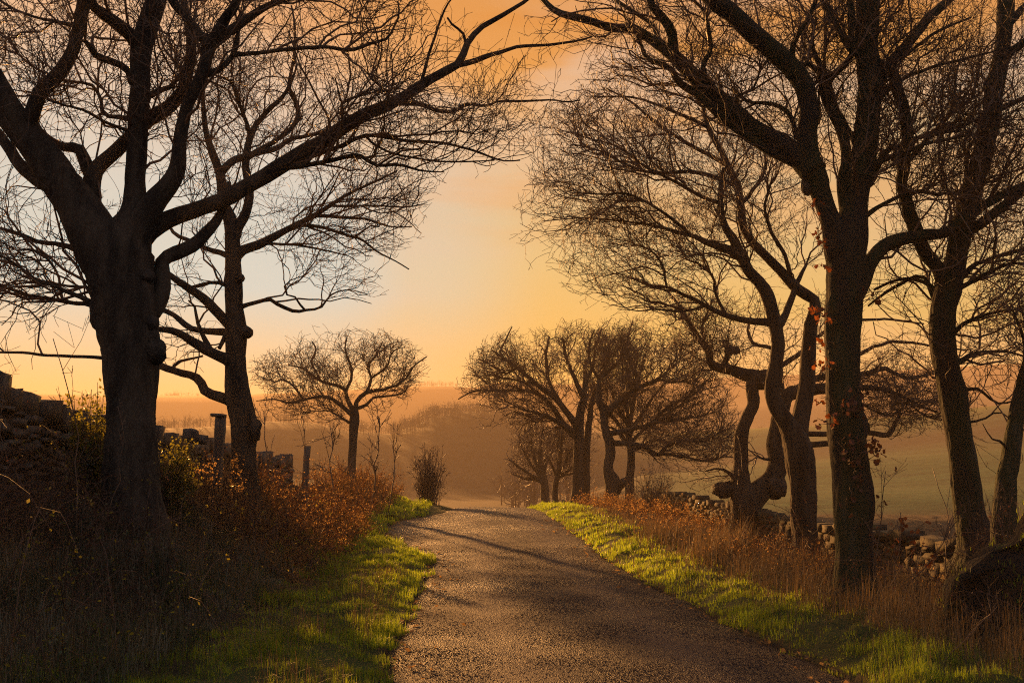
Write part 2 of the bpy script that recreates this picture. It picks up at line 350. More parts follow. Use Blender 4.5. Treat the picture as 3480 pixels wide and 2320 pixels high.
def track(u, v): return np.clip(np.exp(-((u - .45 + .06 * np.sin(v * .5)) / .34) ** 2) + np.exp(-((u - 2.1 + .06 * np.sin(v * .4)) / .34) ** 2), 0, 1)
def build_road():
    vs = np.concatenate([np.linspace(-14, 3, 18), np.linspace(3.2, 48, 260), np.linspace(48.5, 82, 40)])
    t = np.linspace(0, 1, 29)
    U = edge_l(vs)[:, None] * (1 - t) + edge_r(vs)[:, None] * t; Vv = np.broadcast_to(vs[:, None], U.shape)
    ragg = .05 * noise(np.stack([U, Vv], -1), 5, 6) + .03 * noise(np.stack([U, Vv], -1), 15, 6, 2)
    U = U + ragg * np.where((t == 0) | (t == 1), 1, 0)
    X, Y = uv_xy(U, Vv); Z = near_z(np.clip(U, edge_l(vs)[:, None] + .02, edge_r(vs)[:, None] - .02), Vv)
    Z = Z + .012 * noise(np.stack([U, Vv], -1), 1.2, 5, 1) + .012
    Z[:, 0] -= .03; Z[:, -1] -= .03
    nr, na = X.shape; i = np.arange(nr - 1)[:, None] * na; j = np.arange(na - 1)[None]
    Q = np.stack([i + j, i + j + 1, i + na + j + 1, i + na + j], -1).reshape(-1, 4)
    m, nt, N, L = mat_new('worn chip-seal asphalt')
    out = N('ShaderNodeOutputMaterial'); b = N('ShaderNodeBsdfPrincipled'); g = N('ShaderNodeNewGeometry')
    big = N('ShaderNodeTexNoise'); big.inputs['Scale'].default_value = .55; big.inputs['Detail'].default_value = 6; L(g.outputs['Position'], big.inputs[0])
    vor = N('ShaderNodeTexVoronoi'); vor.inputs['Scale'].default_value = 70; L(g.outputs['Position'], vor.inputs[0])
    fine = N('ShaderNodeTexNoise'); fine.inputs['Scale'].default_value = 60; fine.inputs['Detail'].default_value = 6; L(g.outputs['Position'], fine.inputs[0])
    r = N('ShaderNodeValToRGB'); r.color_ramp.elements[0].position = .3; r.color_ramp.elements[1].position = .7
    r.color_ramp.elements[0].color = (.012, .0096, .0118, 1); r.color_ramp.elements[1].color = (.040, .031, .037, 1)
    add = N('ShaderNodeMath'); add.operation = 'MULTIPLY_ADD'; L(fine.outputs[0], add.inputs[0]); add.inputs[1].default_value = .5; 
    hb = N('ShaderNodeMath'); hb.operation = 'MULTIPLY'; L(big.outputs[0], hb.inputs[0]); hb.inputs[1].default_value = .5; L(hb.outputs[0], add.inputs[2]); L(add.outputs[0], r.inputs[0])
    at = N('ShaderNodeAttribute'); at.attribute_name = 'margin'; ad = N('ShaderNodeMath'); ad.operation = 'ADD'; L(at.outputs['Fac'], ad.inputs[0])
    n5 = N('ShaderNodeTexNoise'); n5.inputs['Scale'].default_value = 3.5; n5.inputs['Detail'].default_value = 8; L(g.outputs['Position'], n5.inputs[0])
    sb = N('ShaderNodeMath'); sb.operation = 'MULTIPLY_ADD'; L(n5.outputs[0], sb.inputs[0]); sb.inputs[1].default_value = 1.6; sb.inputs[2].default_value = -.95; L(sb.outputs[0], ad.inputs[1])
    rm = N('ShaderNodeValToRGB'); rm.color_ramp.elements[0].position = .35; rm.color_ramp.elements[1].position = .62; L(ad.outputs[0], rm.inputs[0])
    tk = N('ShaderNodeAttribute'); tk.attribute_name = 'track'; tm = N('ShaderNodeMix'); tm.data_type = 'RGBA'; tm.blend_type = 'MULTIPLY'; tm.inputs[0].default_value = 1; L(r.outputs[0], tm.inputs[6])
    tr = N('ShaderNodeValToRGB'); tr.color_ramp.elements[0].color = (.78, .78, .78, 1); tr.color_ramp.elements[1].color = (1.35, 1.3, 1.3, 1); L(tk.outputs['Fac'], tr.inputs[0]); L(tr.outputs[0], tm.inputs[7])
    mm = N('ShaderNodeMix'); mm.data_type = 'RGBA'; L(rm.outputs[0], mm.inputs[0]); L(tm.outputs[2], mm.inputs[6]); mm.inputs[7].default_value = (.022, .014, .008, 1)
    L(mm.outputs[2], b.inputs['Base Color'])
    rr = N('ShaderNodeMapRange'); L(big.outputs[0], rr.inputs[0]); rr.inputs[1].default_value = .3; rr.inputs[2].default_value = .7; rr.inputs[3].default_value = .44; rr.inputs[4].default_value = .70; L(rr.outputs[0], b.inputs['Roughness'])
    b.inputs['Specular IOR Level'].default_value = .12
    b1 = N('ShaderNodeBump'); b1.inputs['Strength'].default_value = 1.0; b1.inputs['Distance'].default_value = .016; L(vor.outputs['Distance'], b1.inputs['Height'])
    b2 = N('ShaderNodeBump'); b2.inputs['Strength'].default_value = .8; b2.inputs['Distance'].default_value = .015; L(fine.outputs[0], b2.inputs['Height']); L(b1.outputs[0], b2.inputs['Normal'])
    L(b2.outputs[0], b.inputs['Normal']); L(b.outputs[0], out.inputs[0])
    me = mesh_np('road', np.stack([X, Y, Z], -1), Q, np.full(len(Q), 4), m, True)
    mg = np.clip(1 - np.minimum(U - U[:, :1], U[:, -1:] - U) / .42, 0, 1); fa = me.attributes.new('margin', 'FLOAT', 'POINT'); fa.data.foreach_set('value', mg.astype(np.float32).ravel())
    fb = me.attributes.new('track', 'FLOAT', 'POINT'); fb.data.foreach_set('value', track(U, Vv).astype(np.float32).ravel())
    tag(obj('road', me), kind='structure')
build_road()
print('ground', time.time() - T0)

# ------------------------------------------------------------------ haze
def build_haze():
    x0, x1, y0, y1, z0, z1 = -2450, 2450, -2450, 2450, -40, 112
    V = [(x, y, z) for z in (z0, z1) for y in (y0, y1) for x in (x0, x1)]
    Q = [(0, 2, 3, 1), (4, 5, 7, 6), (0, 1, 5, 4), (2, 6, 7, 3), (0, 4, 6, 2), (1, 3, 7, 5)]
    m, nt, N, L = mat_new('evening haze'); out = N('ShaderNodeOutputMaterial'); v = N('ShaderNodeVolumePrincipled')
    v.inputs['Density'].default_value = HAZE_DENSITY; v.inputs['Color'].default_value = (.95, .76, .52, 1); v.inputs['Anisotropy'].default_value = .24
    L(v.outputs[0], out.inputs['Volume'])
    tag(obj('haze', mesh_np('haze', V, np.array(Q), np.full(6, 4), m)), kind='stuff')
HAZE_DENSITY = 0.00074
build_haze()

# ------------------------------------------------------------------ trees
class Tree:
    def __init__(s, d, base, crown, name='oak_tree', bark=BARK, twig=TWIG, minr=.0032, label=None, cat='tree', group=None):
        s.d, s.bark, s.twig, s.minr = d, bark, twig, minr
        p, _ = unproj(base[0], base[1], d); z = float(ground_z(p[0], p[1])) - .12
        s.root = tag(empty(name, (p[0], p[1], z)), label, cat, group)
        s.L = []; s.px = []; s.geo_n = 0; s.zroot = z
        s.E = []
        for (cx, cy_, rx, ry, *dd) in crown:
            dc = dd[0] if dd else d; rd = dd[1] if len(dd) > 1 else None
            c, sc_ = unproj(cx, cy_, dc); s.E.append((c, np.array([rx / F * sc_, rd or max(rx, ry) * .8 / F * sc_, ry / F * sc_])))
    def inside(s, P, grow=1.0):
        o = np.zeros(P.shape[:-1], bool)
        wv = 1 + .16 * noise(P, 1.1, 6, 3) + .08 * noise(P, 3.1, 6, 1)
        for c, r in s.E: o |= (((P - c) / (r * grow)) ** 2).sum(-1) < wv
        return o
    def limb(s, pts, d0=0.0, d1=0.0, name='limb', K=None, S=10, lump=.05, wig=1.0, extend=False):
        """pts: (photo x, photo y, photo width); d0, d1: metres nearer/farther than the trunk at start and end"""
        p = np.array(pts, float)
        if s.px and name != 'trunk':      # grow out of the middle of the parent limb
            best = None
            for qx, qw, qd in s.px:
                dist = np.hypot(qx[:, 0] - p[0, 0], qx[:, 1] - p[0, 1]); k = int(np.argmin(dist - qw * .5)); v_ = dist[k] - qw[k] * .5
                if best is None or v_ < best[0]: best = (v_, qx[k], qd[k], dist[k])
            if best[0] < 14 * 13 / s.d + 6:
                d1 = best[2] + (d1 - d0); d0 = best[2]
                if best[3] > 8: p = np.vstack([[p[0, 0] * .35 + best[1][0] * .65, p[0, 1] * .35 + best[1][1] * .65, p[0, 2] * 1.1], p])
        L_px = np.linalg.norm(np.diff(p[:, :2], axis=0), axis=1).sum()
        if K is None: K = int(np.clip(L_px / 26 * (s.d / 13) ** .3, 6, 44))
        c = catmull(p, K); t = np.linspace(0, 1, K); dd = s.d + d0 + (d1 - d0) * t
        s.px.append((c[:, :2], c[:, 2], dd - s.d))
        P, sc_ = unproj(c[:, 0], c[:, 1], dd); R = np.maximum(c[:, 2], 2) / 2 / F * sc_
        if extend:
            gz = s.zroot
            if P[0, 2] > gz + .1:
                n = 3; zz = np.linspace(gz, P[0, 2], n + 1)[:-1]; ext = np.repeat(P[:1], n, 0); ext[:, 2] = zz
                P = np.vstack([ext, P]); R = np.concatenate([R[0] * np.linspace(1.35, 1.02, n), R]); K += n
        w = noise(P, 1.6, 5, 2)[:, None] * np.array([.6, 1, .5]) + noise(P + 9, 3.7, 6, 4)[:, None] * np.array([-.5, .6, .6])
        P = P + wig * .6 * np.minimum(R, .045)[:, None] * w * np.sin(np.pi * np.clip(np.linspace(0, 1, K) * 1.0, 0, 1))[:, None]
        S_ = S if R.max() > .03 else 7
        V, Q, T = tubes(P[None], R[None], S_, lump)
        g = Geo(); g.add(V, Q, T); s.geo_n += g.tris()
        o = g.build(name, s.bark, s.root, True)
        s.L.append((P, R)); return o
    def burr(s, x, y, r, dd=-.1, sq=(1, 1, 1)):
        c, sc_ = unproj(x, y, s.d + dd); rr = r / F * sc_
        th, ph = np.linspace(0, np.pi, 9), np.arange(12) * 2 * np.pi / 12
        A, B = np.meshgrid(th, ph, indexing='ij'); n = np.stack([np.sin(A) * np.cos(B), np.sin(A) * np.sin(B), np.cos(A)], -1)
        V = c + n * rr * np.array(sq) * (1 + .16 * noise(c + n * 1.3, 2.4, 6) + .06 * noise(c + n * 1.3, 9, 6, 2))[..., None]
        i = np.arange(8)[:, None] * 12; j = np.arange(12)[None]; j2 = (j + 1) % 12
        g = Geo(); g.add(V, np.stack([i + j, i + 12 + j, i + 12 + j2, i + j2], -1).reshape(-1, 4)); return g.build('burr', BURRM, s.root, True)
    def twigs(s, n1, n2=6, n3=6, n4=2.4, l1=(.7, 1.9), upb=.26, out=.35, r_hi=.16, seed=1, scale=1.0, spread=1.0, thin=1.0, kink=1.0):
        rg = np.random.default_rng(seed); G = Geo(); cen = np.mean([c for c, r in s.E], axis=0); cen = np.array([s.root.location[0], s.root.location[1], cen[2] - 1.5])
        PP, RR, LL = [], [], []
        for P, R in s.L:
            seg = np.linalg.norm(np.diff(P, axis=0), axis=1); t = np.concatenate([[0], np.cumsum(seg)])
            q = np.linspace(0, t[-1], 32); PP.append(np.stack([np.interp(q, t, P[:, k]) for k in range(3)], -1)); RR.append(np.interp(q, t, R)); LL.append(t[-1])
        PP, RR, LL = np.array(PP), np.array(RR), np.array(LL)
        def spawn(PP, RR, idx, tpos, length, r0, K, wob, ang, upb, out, S, taper=.35, cull=True, thinout=False, cap_=None):
            Kp = PP.shape[1]; f = np.clip(tpos, 0, .999) * (Kp - 1); i0 = f.astype(int); fr = (f - i0)[:, None]
            st = PP[idx, i0] * (1 - fr) + PP[idx, i0 + 1] * fr; tg = nrm(PP[idx, i0 + 1] - PP[idx, i0])
            rp = RR[idx, i0]; r0 = np.minimum(r0, rp * .75); r0 = np.maximum(r0, s.minr * 1.0)
            n = len(idx); v = rg.normal(size=(n, 3)); v[:, 1] *= .75; side = nrm(v - tg * (v * tg).sum(-1, keepdims=True))
            a = ang[0] + (ang[1] - ang[0]) * rg.random(n)[:, None]
            d = nrm(tg * np.cos(a) + side * np.sin(a) + np.array([0, 0, upb]) * .6 + out * nrm(st - cen))
            P = np.empty((n, K, 3)); P[:, 0] = st; h = (length / (K - 1))[:, None]
            zz = rg.normal(size=(n, 3)); zz = nrm(zz - d * (zz * d).sum(-1, keepdims=True)); sg = rg.choice([-1., 1.], (n, 1))
            for k in range(1, K):
                P[:, k] = P[:, k - 1] + d * h * rg.uniform(.6, 1.4, (n, 1))
                sg = -sg * np.where(rg.random((n, 1)) < .8, 1, -1)
                d = nrm(d + kink * (.36 * sg * zz + wob * .70 * rg.normal(size=(n, 3))) + np.array([0, 0, upb * (.02 + .20 * k / K)]) + out * .07 * nrm(P[:, k] - cen))
            if cap_:      # even spread: no more than a few shoots end in one cell of space
                cell = np.floor((P[:, -1]) / (np.array([1, 1.6, 1]) * cap_[0])).astype(np.int64); key = (cell[:, 0] * 73856093) ^ (cell[:, 1] * 19349663) ^ (cell[:, 2] * 83492791)
                o_ = np.argsort(key, kind='stable'); ks = key[o_]; fi = np.concatenate([[True], ks[1:] != ks[:-1]]); st_i = np.maximum.accumulate(np.where(fi, np.arange(n), 0)); rank = np.empty(n, int); rank[o_] = np.arange(n) - st_i
                ok = rank < cap_[1]; P, r0 = P[ok], r0[ok]; n = len(P)
            R = r0[:, None] * np.linspace(1, taper, K)
            R = np.maximum(R, s.minr * .8)
            if thinout: ok = in_view(P[:, -1], 160); P, R = P[ok], R[ok]
            if cull:
                ok = s.inside(P[:, -1]) & s.inside(P[:, K // 2]); P, R = P[ok], R[ok]
            if len(P):
                V, Q, T = tubes(P, R, S, 0, False); G.add(V, Q)
            return P, R
        # level 1: from the limbs, most where they are thin
        tt = rg.permutation((np.arange(6 * n1) + rg.random(6 * n1)) / (6 * n1)); pr = LL * np.where(RR.mean(1) < .035, 1.7, 1.0); pr = pr / pr.sum(); ii = rg.choice(len(LL), 6 * n1, p=pr)
        rr = RR[ii, np.clip((tt * 31).astype(int), 0, 31)]; stp = PP[ii, np.clip((tt * 31).astype(int), 0, 31)]
        keep = (rr < r_hi) & s.inside(stp, 1.05) & (tt > .12); ii, tt = ii[keep][:n1], tt[keep][:n1]
        tip = np.where(RR[:, -1] < .03)[0]; ii = np.concatenate([ii, tip, tip, tip, tip]); tt = np.concatenate([tt, np.full(len(tip), .98), np.full(len(tip), .93), np.full(len(tip), .97), np.full(len(tip), .84)])
        ln = scale * (l1[0] + (l1[1] - l1[0]) * rg.random(len(ii)))
        A, Ra = spawn(PP, RR, ii, tt, ln, .0115 * ln * thin, 9, .34, (.5, 1.2 * spread), upb, out, 4, .4, cap_=(.42 * scale, 3))
        A0 = A
        n = int(len(A) * n2); ii = np.arange(n) % len(A); tt = .10 + .9 * rg.random(n) ** .9; ln = scale * (.45 + .95 * rg.random(n))
        B, Rb = spawn(A, Ra, ii, tt, ln, np.full(n, .0080 * scale * thin), 7, .36, (.6, 1.3), upb * .6, out * .5, 3, .45, cap_=(.22 * scale, 3))
        n = int(len(B) * n3); ii = np.arange(n) % len(B); tt = .12 + .88 * rg.random(n) ** .9; ln = scale * (.22 + .50 * rg.random(n))
        C, Rc = spawn(B, Rb, ii, tt, ln, np.full(n, .0054 * scale * thin), 5, .36, (.55, 1.35), upb * .6, out * .35, 3, .55, thinout=True, cap_=(.13 * scale, 3))
        if n4:
            n = int(len(C) * n4); ii = rg.integers(0, len(C), n); tt = .2 + .8 * rg.random(n); ln = scale * (.06 + .13 * rg.random(n))
            spawn(C, Rc, ii, tt, ln, np.full(n, .0040 * scale * thin), 3, .3, (.4, 1.0), upb * .6, out * .3, 3, .7, thinout=True)
        s.geo_n += G.tris(); o = G.build('twigs', s.twig, s.root); o['kind'] = 'stuff'
        s.tw = (A0, B); return o
TREES = []
def oak(*a, **k): t = Tree(*a, **k); TREES.append(t); return t

# --- big oak on the left bank
t1 = oak(12.0, (442, 1790), [(560, 120, 1010, 500), (1380, 290, 640, 310), (-20, 960, 370, 340), (350, 700, 420, 200), (200, 1150, 170, 60)], minr=.0036,
         label='massive bare oak with burrs on the left bank, one limb arching over the road')
t1.limb([(440, 1800, 260), (442, 1700, 200), (445, 1600, 180), (450, 1434, 156), (446, 1300, 166), (444, 1200, 180), (436, 1100, 200), (424, 1000, 205), (412, 920, 225), (415, 850, 215), (440, 790, 150), (456, 720, 100), (459, 640, 74), (460, 600, 67), (467, 450, 65), (476, 300, 62), (480, 170, 68), (505, 80, 65), (530, 0, 70), (545, -90, 60), (560, -200, 45)], 0, .3, 'trunk', K=110, S=44, lump=.055, wig=.25, extend=True)
A = t1.limb
A([(420, 930, 215), (385, 880, 210), (330, 800, 170), (260, 700, 140), (190, 600, 122), (120, 500, 110), (60, 420, 100), (10, 330, 85), (-40, 240, 75), (-100, 120, 60), (-150, 0, 45)], 0, -.6, S=16)
A([(70, 440, 75), (105, 400, 54), (122, 360, 50), (138, 320, 48), (170, 290, 50), (215, 240, 48), (245, 180, 42), (265, 120, 40), (280, 60, 42), (295, 0, 44), (315, -80, 36), (330, -180, 24)], -.4, -.8, S=12)
A([(190, 640, 60), (110, 600, 50), (60, 560, 42), (20, 500, 38), (-30, 430, 35), (-90, 380, 28)], -.1, .5)
A([(395, 850, 110), (345, 790, 76), (312, 690, 62), (318, 600, 60), (360, 545, 52), (430, 480, 50), (500, 410, 50), (570, 365, 45), (620, 310, 40), (640, 250, 38), (650, 170, 34), (640, 100, 28), (625, 30, 22), (630, -60, 16)], .1, .8, S=12)
A([(318, 615, 50), (285, 530, 42), (265, 505, 36), (200, 495, 30), (150, 470, 28), (130, 435, 22), (120, 400, 14)], .2, .6)
A([(440, 850, 130), (470, 780, 105), (520, 690, 80), (575, 625, 62), (605, 570, 56), (608, 500, 46), (622, 420, 42), (640, 350, 40), (675, 270, 42), (697, 200, 40), (705, 140, 44), (680, 125, 36), (650, 80, 32), (615, 40, 30), (585, 0, 30), (560, -60, 22)], .0, -.4, S=12)
A([(698, 165, 40), (725, 125, 36), (765, 60, 34), (800, 10, 30), (825, -60, 24)], -.3, -.5)
A([(700, 165, 36), (740, 130, 34), (790, 100, 32), (840, 65, 28), (900, 25, 24), (960, 5, 20), (1030, -20, 14)], -.3, .1)
A([(690, 255, 24), (740, 235, 20), (785, 190, 18), (800, 140, 14), (815, 80, 9), (830, 20, 6)], -.3, -.1)
A([(785, 188, 16), (900, 176, 14), (1000, 165, 14), (1100, 160, 13), (1190, 172, 13), (1262, 148, 11), (1318, 130, 10), (1340, 90, 9), (1357, 50, 8), (1352, 5, 6)], -.1, .3, wig=2)
A([(430, 850, 130), (490, 790, 90), (560, 752, 60), (640, 720, 54), (750, 685, 54), (870, 620, 54), (1000, 540, 52), (1100, 480, 50), (1176, 425, 48), (1252, 385, 42), (1352, 340, 38), (1427, 290, 34), (1502, 245, 32), (1552, 220, 28), (1587, 150, 22), (1627, 100, 18), (1702, 55, 16), (1777, 10, 13), (1840, -40, 9)], .1, 1.6, S=14)
A([(1540, 226, 20), (1627, 200, 18), (1677, 182, 15), (1752, 160, 12), (1852, 155, 10), (1952, 142, 8), (2012, 125, 6)], 1.3, 1.9, wig=2)
A([(1345, 350, 20), (1432, 355, 16), (1477, 375, 15), (1542, 380, 13), (1592, 355, 11), (1652, 360, 9), (1702, 345, 8), (1807, 342, 7), (1877, 340, 6), (1927, 347, 5), (1972, 340, 4)], 1.1, 1.6, wig=2)
A([(1428, 290, 14), (1452, 200, 10), (1482, 110, 9), (1512, 30, 7), (1540, -10, 5)], 1.2, 1.1)
A([(1587, 160, 12), (1570, 110, 10), (1540, 90, 9), (1520, 60, 7)], 1.3, 1.2, wig=2)
A([(1330, 350, 12), (1300, 300, 10), (1265, 270, 8), (1250, 250, 6)], 1.1, .8, wig=2)
A([(960, 570, 22), (1050, 560, 18), (1152, 537, 16), (1227, 530, 14), (1277, 562, 12), (1352, 560, 10), (1427, 580, 7), (1510, 585, 4)], .8, .5, wig=2)
A([(1020, 545, 18), (1080, 525, 15), (1152, 500, 14), (1250, 460, 13), (1377, 480, 11), (1492, 485, 10), (1602, 510, 8), (1702, 545, 6), (1767, 545, 4)], .9, 1.4, wig=2)
A([(1250, 475, 9), (1330, 520, 8), (1450, 545, 7), (1560, 550, 6), (1680, 545, 4)], 1.1, .7, wig=2)
A([(1190, 425, 18), (1160, 390, 12), (1172, 350, 10), (1230, 325, 8), (1310, 305, 6)], 1.0, .6, wig=2)
A([(440, 1090, 120), (505, 1060, 84), (545, 1000, 62), (556, 930, 55), (560, 885, 48), (600, 862, 48), (660, 830, 46), (705, 790, 40), (740, 745, 34), (768, 690, 26), (778, 620, 16)], -.1, .5, S=12)
A([(340, 1040, 30), (300, 1027, 17), (250, 1028, 14), (180, 1015, 14), (120, 1005, 13), (60, 985, 12), (0, 970, 10), (-70, 950, 7)], 0, .6, wig=2)
A([(330, 1030, 26), (290, 1012, 16), (250, 995, 15), (190, 968, 13), (125, 950, 11), (75, 915, 9), (0, 870, 8), (-60, 850, 6)], 0, -.5, wig=2)
A([(300, 860, 40), (220, 838, 18), (150, 822, 16), (75, 795, 14), (20, 780, 12), (-40, 765, 9)], .2, .9, wig=2)
A([(350, 985, 16), (300, 975, 10), (225, 970, 9), (125, 957, 7), (50, 965, 5), (0, 975, 4)], .1, .5, wig=2)
A([(380, 1218, 18), (330, 1214, 12), (250, 1212, 11), (150, 1202, 10), (75, 1195, 9), (0, 1197, 8), (-60, 1200, 6)], .1, .4, wig=2)
A([(190, 920, 8), (160, 880, 9), (120, 850, 8), (60, 850, 6)], .1, .2, wig=2)
A([(260, 90, 16), (180, 70, 11), (125, 60, 10), (60, 35, 9), (0, 0, 8), (-40, -30, 6)], -.7, -.2, wig=2)
A([(455, 290, 40), (440, 250, 28), (415, 225, 24), (360, 205, 24), (320, 185, 22), (300, 150, 18), (285, 135, 12)], .1, -.4)
A([(455, 410, 26), (420, 400, 16), (360, 388, 14), (345, 340, 12), (310, 290, 11), (260, 280, 9), (220, 277, 7)], .1, .5, wig=2)
A([(455, 455, 18), (420, 440, 12), (350, 415, 11), (280, 375, 10), (225, 360, 8), (160, 340, 6)], .1, -.6, wig=2)
A([(475, 170, 55), (450, 128, 45), (400, 85, 40), (355, 50, 38), (325, 30, 34), (290, -30, 28)], .1, -.5)
A([(495, 330, 30), (540, 310, 20), (585, 290, 16), (620, 240, 12)], .1, .6, wig=2)
t1.burr(352, 1065, 60, 0, (.75, .7, 1.15)); t1.burr(522, 1195, 48, 0, (.9, .7, .95)); t1.burr(512, 1150, 36, 0, (.8, .7, .9)); t1.burr(512, 1100, 28, 0); t1.burr(500, 940, 26, 0)
t1.twigs(270, 5.5, 3.6, .8, l1=(.7, 2.0), seed=3)

# --- second oak on the left
t2 = oak(17.5, (835, 1740), [(1010, 590, 480, 340), (650, 1060, 190, 230), (1130, 980, 210, 90), (850, 330, 380, 360), (1080, 780, 330, 130)], minr=.0045,
         label='slimmer bare oak just right of the massive trunk, its left limbs crooked')
t2.limb([(835, 1740, 120), (830, 1640, 92), (829, 1534, 80), (826, 1434, 86), (812, 1359, 84), (800, 1234, 68), (800, 1134, 72), (795, 1034, 60), (792, 884, 54), (785, 760, 46), (760, 690, 36), (750, 600, 32), (722, 520, 25), (700, 450, 20), (692, 370, 16), (690, 310, 12), (705, 260, 8)], 0, .2, 'trunk', K=80, S=32, wig=.3, lump=.055, extend=True)
A = t2.limb
A([(790, 830, 46), (800, 785, 40), (832, 735, 34), (850, 670, 30), (840, 560, 26), (850, 480, 22), (870, 425, 20), (915, 370, 18), (960, 330, 14), (990, 280, 10), (1010, 220, 6)], 0, .6)
A([(852, 470, 18), (835, 410, 14), (805, 340, 12), (785, 280, 9), (730, 255, 6)], .3, -.2, wig=2)
A([(845, 530, 18), (935, 480, 16), (1010, 415, 16), (1005, 350, 14), (985, 300, 12), (1000, 200, 10), (1002, 90, 8), (990, 20, 6)], .2, 1.0, wig=1.5)
A([(795, 880, 50), (820, 853, 36), (880, 830, 30), (930, 805, 26), (1000, 765, 22), (1060, 735, 18), (1130, 690, 14), (1200, 650, 11), (1290, 610, 8), (1350, 580, 5)], 0, .8)
A([(985, 775, 18), (1023, 765, 14), (1100, 775, 11), (1180, 800, 10), (1225, 815, 9), (1280, 855, 7), (1340, 885, 5), (1390, 915, 4)], .4, .1, wig=2)
A([(1050, 740, 16), (1080, 733, 14), (1180, 740, 10), (1250, 745, 8), (1330, 770, 6), (1400, 770, 4)], .5, 1.1, wig=2)
A([(880, 830, 14), (920, 827, 10), (1020, 835, 8), (1100, 850, 6), (1172, 867, 4)], .2, -.2, wig=2)
A([(1130, 700, 10), (1200, 700, 8), (1290, 700, 6), (1380, 705, 5), (1450, 690, 3)], .6, .5, wig=2)
A([(800, 1050, 26), (830, 1040, 16), (860, 1030, 14), (915, 1020, 13), (950, 1040, 13), (1000, 1058, 12), (1030, 1055, 10), (1090, 1045, 8), (1120, 1005, 6), (1180, 985, 4), (1250, 1000, 3)], 0, .5, wig=1.5)
A([(1030, 1053, 8), (1000, 1010, 7), (970, 1000, 6), (965, 970, 5), (990, 950, 4), (1040, 935, 3)], .3, .0, wig=2)
A([(800, 1120, 55), (780, 1105, 40), (735, 1060, 34), (690, 1015, 30), (650, 985, 26), (600, 950, 22), (560, 920, 16), (520, 890, 10)], 0, -.7)
A([(805, 1140, 40), (770, 1130, 28), (700, 1124, 22), (640, 1109, 20), (590, 1075, 18), (540, 1050, 16), (490, 1040, 10)], 0, .7)
A([(805, 1240, 60), (770, 1220, 44), (720, 1200, 36), (660, 1168, 30), (600, 1128, 24), (540, 1118, 20), (480, 1120, 14)], 0, -.6)
A([(815, 1385, 60), (785, 1362, 42), (740, 1345, 34), (695, 1325, 32), (675, 1290, 28), (615, 1270, 26), (540, 1240, 24), (490, 1220, 16)], 0, .3)
A([(580, 1255, 14), (600, 1235, 11), (640, 1220, 9), (690, 1210, 6)], .2, .5, wig=2)
A([(795, 985, 22), (770, 970, 15), (720, 957, 12), (655, 975, 10), (620, 980, 6)], 0, -.4, wig=2)
A([(795, 880, 28), (760, 862, 20), (700, 845, 16), (640, 815, 14), (590, 785, 11), (560, 740, 7)], 0, .5, wig=2)
A([(722, 1200, 22), (690, 1150, 15), (668, 1100, 12), (660, 1040, 8), (640, 1020, 5)], -.1, -.2, wig=2)
A([(770, 1130, 20), (755, 1160, 16), (745, 1185, 12)], 0, -.1)
A([(748, 590, 32), (790, 550, 26), (850, 530, 23), (940, 505, 19), (1000, 470, 15), (1080, 455, 12), (1160, 430, 9), (1240, 390, 6)], 0, 1.0, wig=2)
t2.burr(836, 1130, 24, 0, (1, .9, .9)); t2.burr(862, 1460, 38, 0, (.7, .7, 1.1)); t2.burr(815, 945, 16, 0)
t2.twigs(195, 5.5, 3.6, .7, l1=(.7, 1.9), seed=4, out=.45, upb=.28)

# --- small oak on the skyline, left of the road
t3 = oak(36, (1193, 1600), [(1165, 1265, 310, 165), (1130, 1380, 280, 60), (1330, 1260, 150, 90)], minr=.008, label='small flat-topped bare oak on the skyline left of the road crest')
t3.limb([(1190, 1665, 36), (1196, 1574, 28), (1202, 1488, 28), (1205, 1425, 34), (1203, 1390, 28)], 0, 0, 'trunk', K=14, S=10, extend=True)
A = t3.limb
A([(1200, 1412, 20), (1173, 1390, 15), (1144, 1367, 13), (1098, 1350, 11), (1030, 1356, 9), (972, 1367, 7), (938, 1356, 5), (870, 1362, 3)], 0, -1, wig=2)
A([(1202, 1400, 20), (1179, 1356, 15), (1173, 1327, 13), (1144, 1310, 11), (1087, 1293, 9), (1030, 1253, 6), (980, 1240, 4)], 0, .8, wig=2)
A([(1173, 1330, 12), (1196, 1281, 10), (1190, 1241, 9), (1173, 1189, 6), (1180, 1140, 4)], .2, 0, wig=2)
A([(1206, 1400, 20), (1213, 1362, 16), (1248, 1333, 14), (1317, 1319, 10), (1374, 1293, 8), (1403, 1247, 6), (1450, 1212, 4)], 0, -.6, wig=2)
A([(1246, 1333, 12), (1259, 1287, 9), (1248, 1247, 8), (1276, 1212, 6), (1300, 1160, 4)], -.1, .6, wig=2)
A([(1212, 1390, 14), (1259, 1367, 10), (1265, 1350, 8), (1317, 1347, 7), (1374, 1333, 6), (1386, 1310, 4)], 0, .9, wig=2)
A([(1195, 1440, 12), (1156, 1419, 7), (1116, 1396, 5), (1087, 1396, 4), (1030, 1400, 3)], 0, -.4, wig=2)
A([(1090, 1294, 8), (1060, 1230, 7), (1075, 1190, 6), (1060, 1160, 4)], .4, .9, wig=2)
A([(1030, 1356, 8), (1000, 1310, 7), (960, 1290, 6), (930, 1300, 4)], -.6, -.2, wig=2)
A([(1260, 1285, 8), (1310, 1250, 7), (1330, 1200, 5), (1360, 1180, 4)], .1, -.4, wig=2)
t3.twigs(170, 4.6, 3.6, 0, l1=(.6, 1.6), seed=5, scale=1.0, thin=1.0, upb=.35, out=.5, kink=1.3)

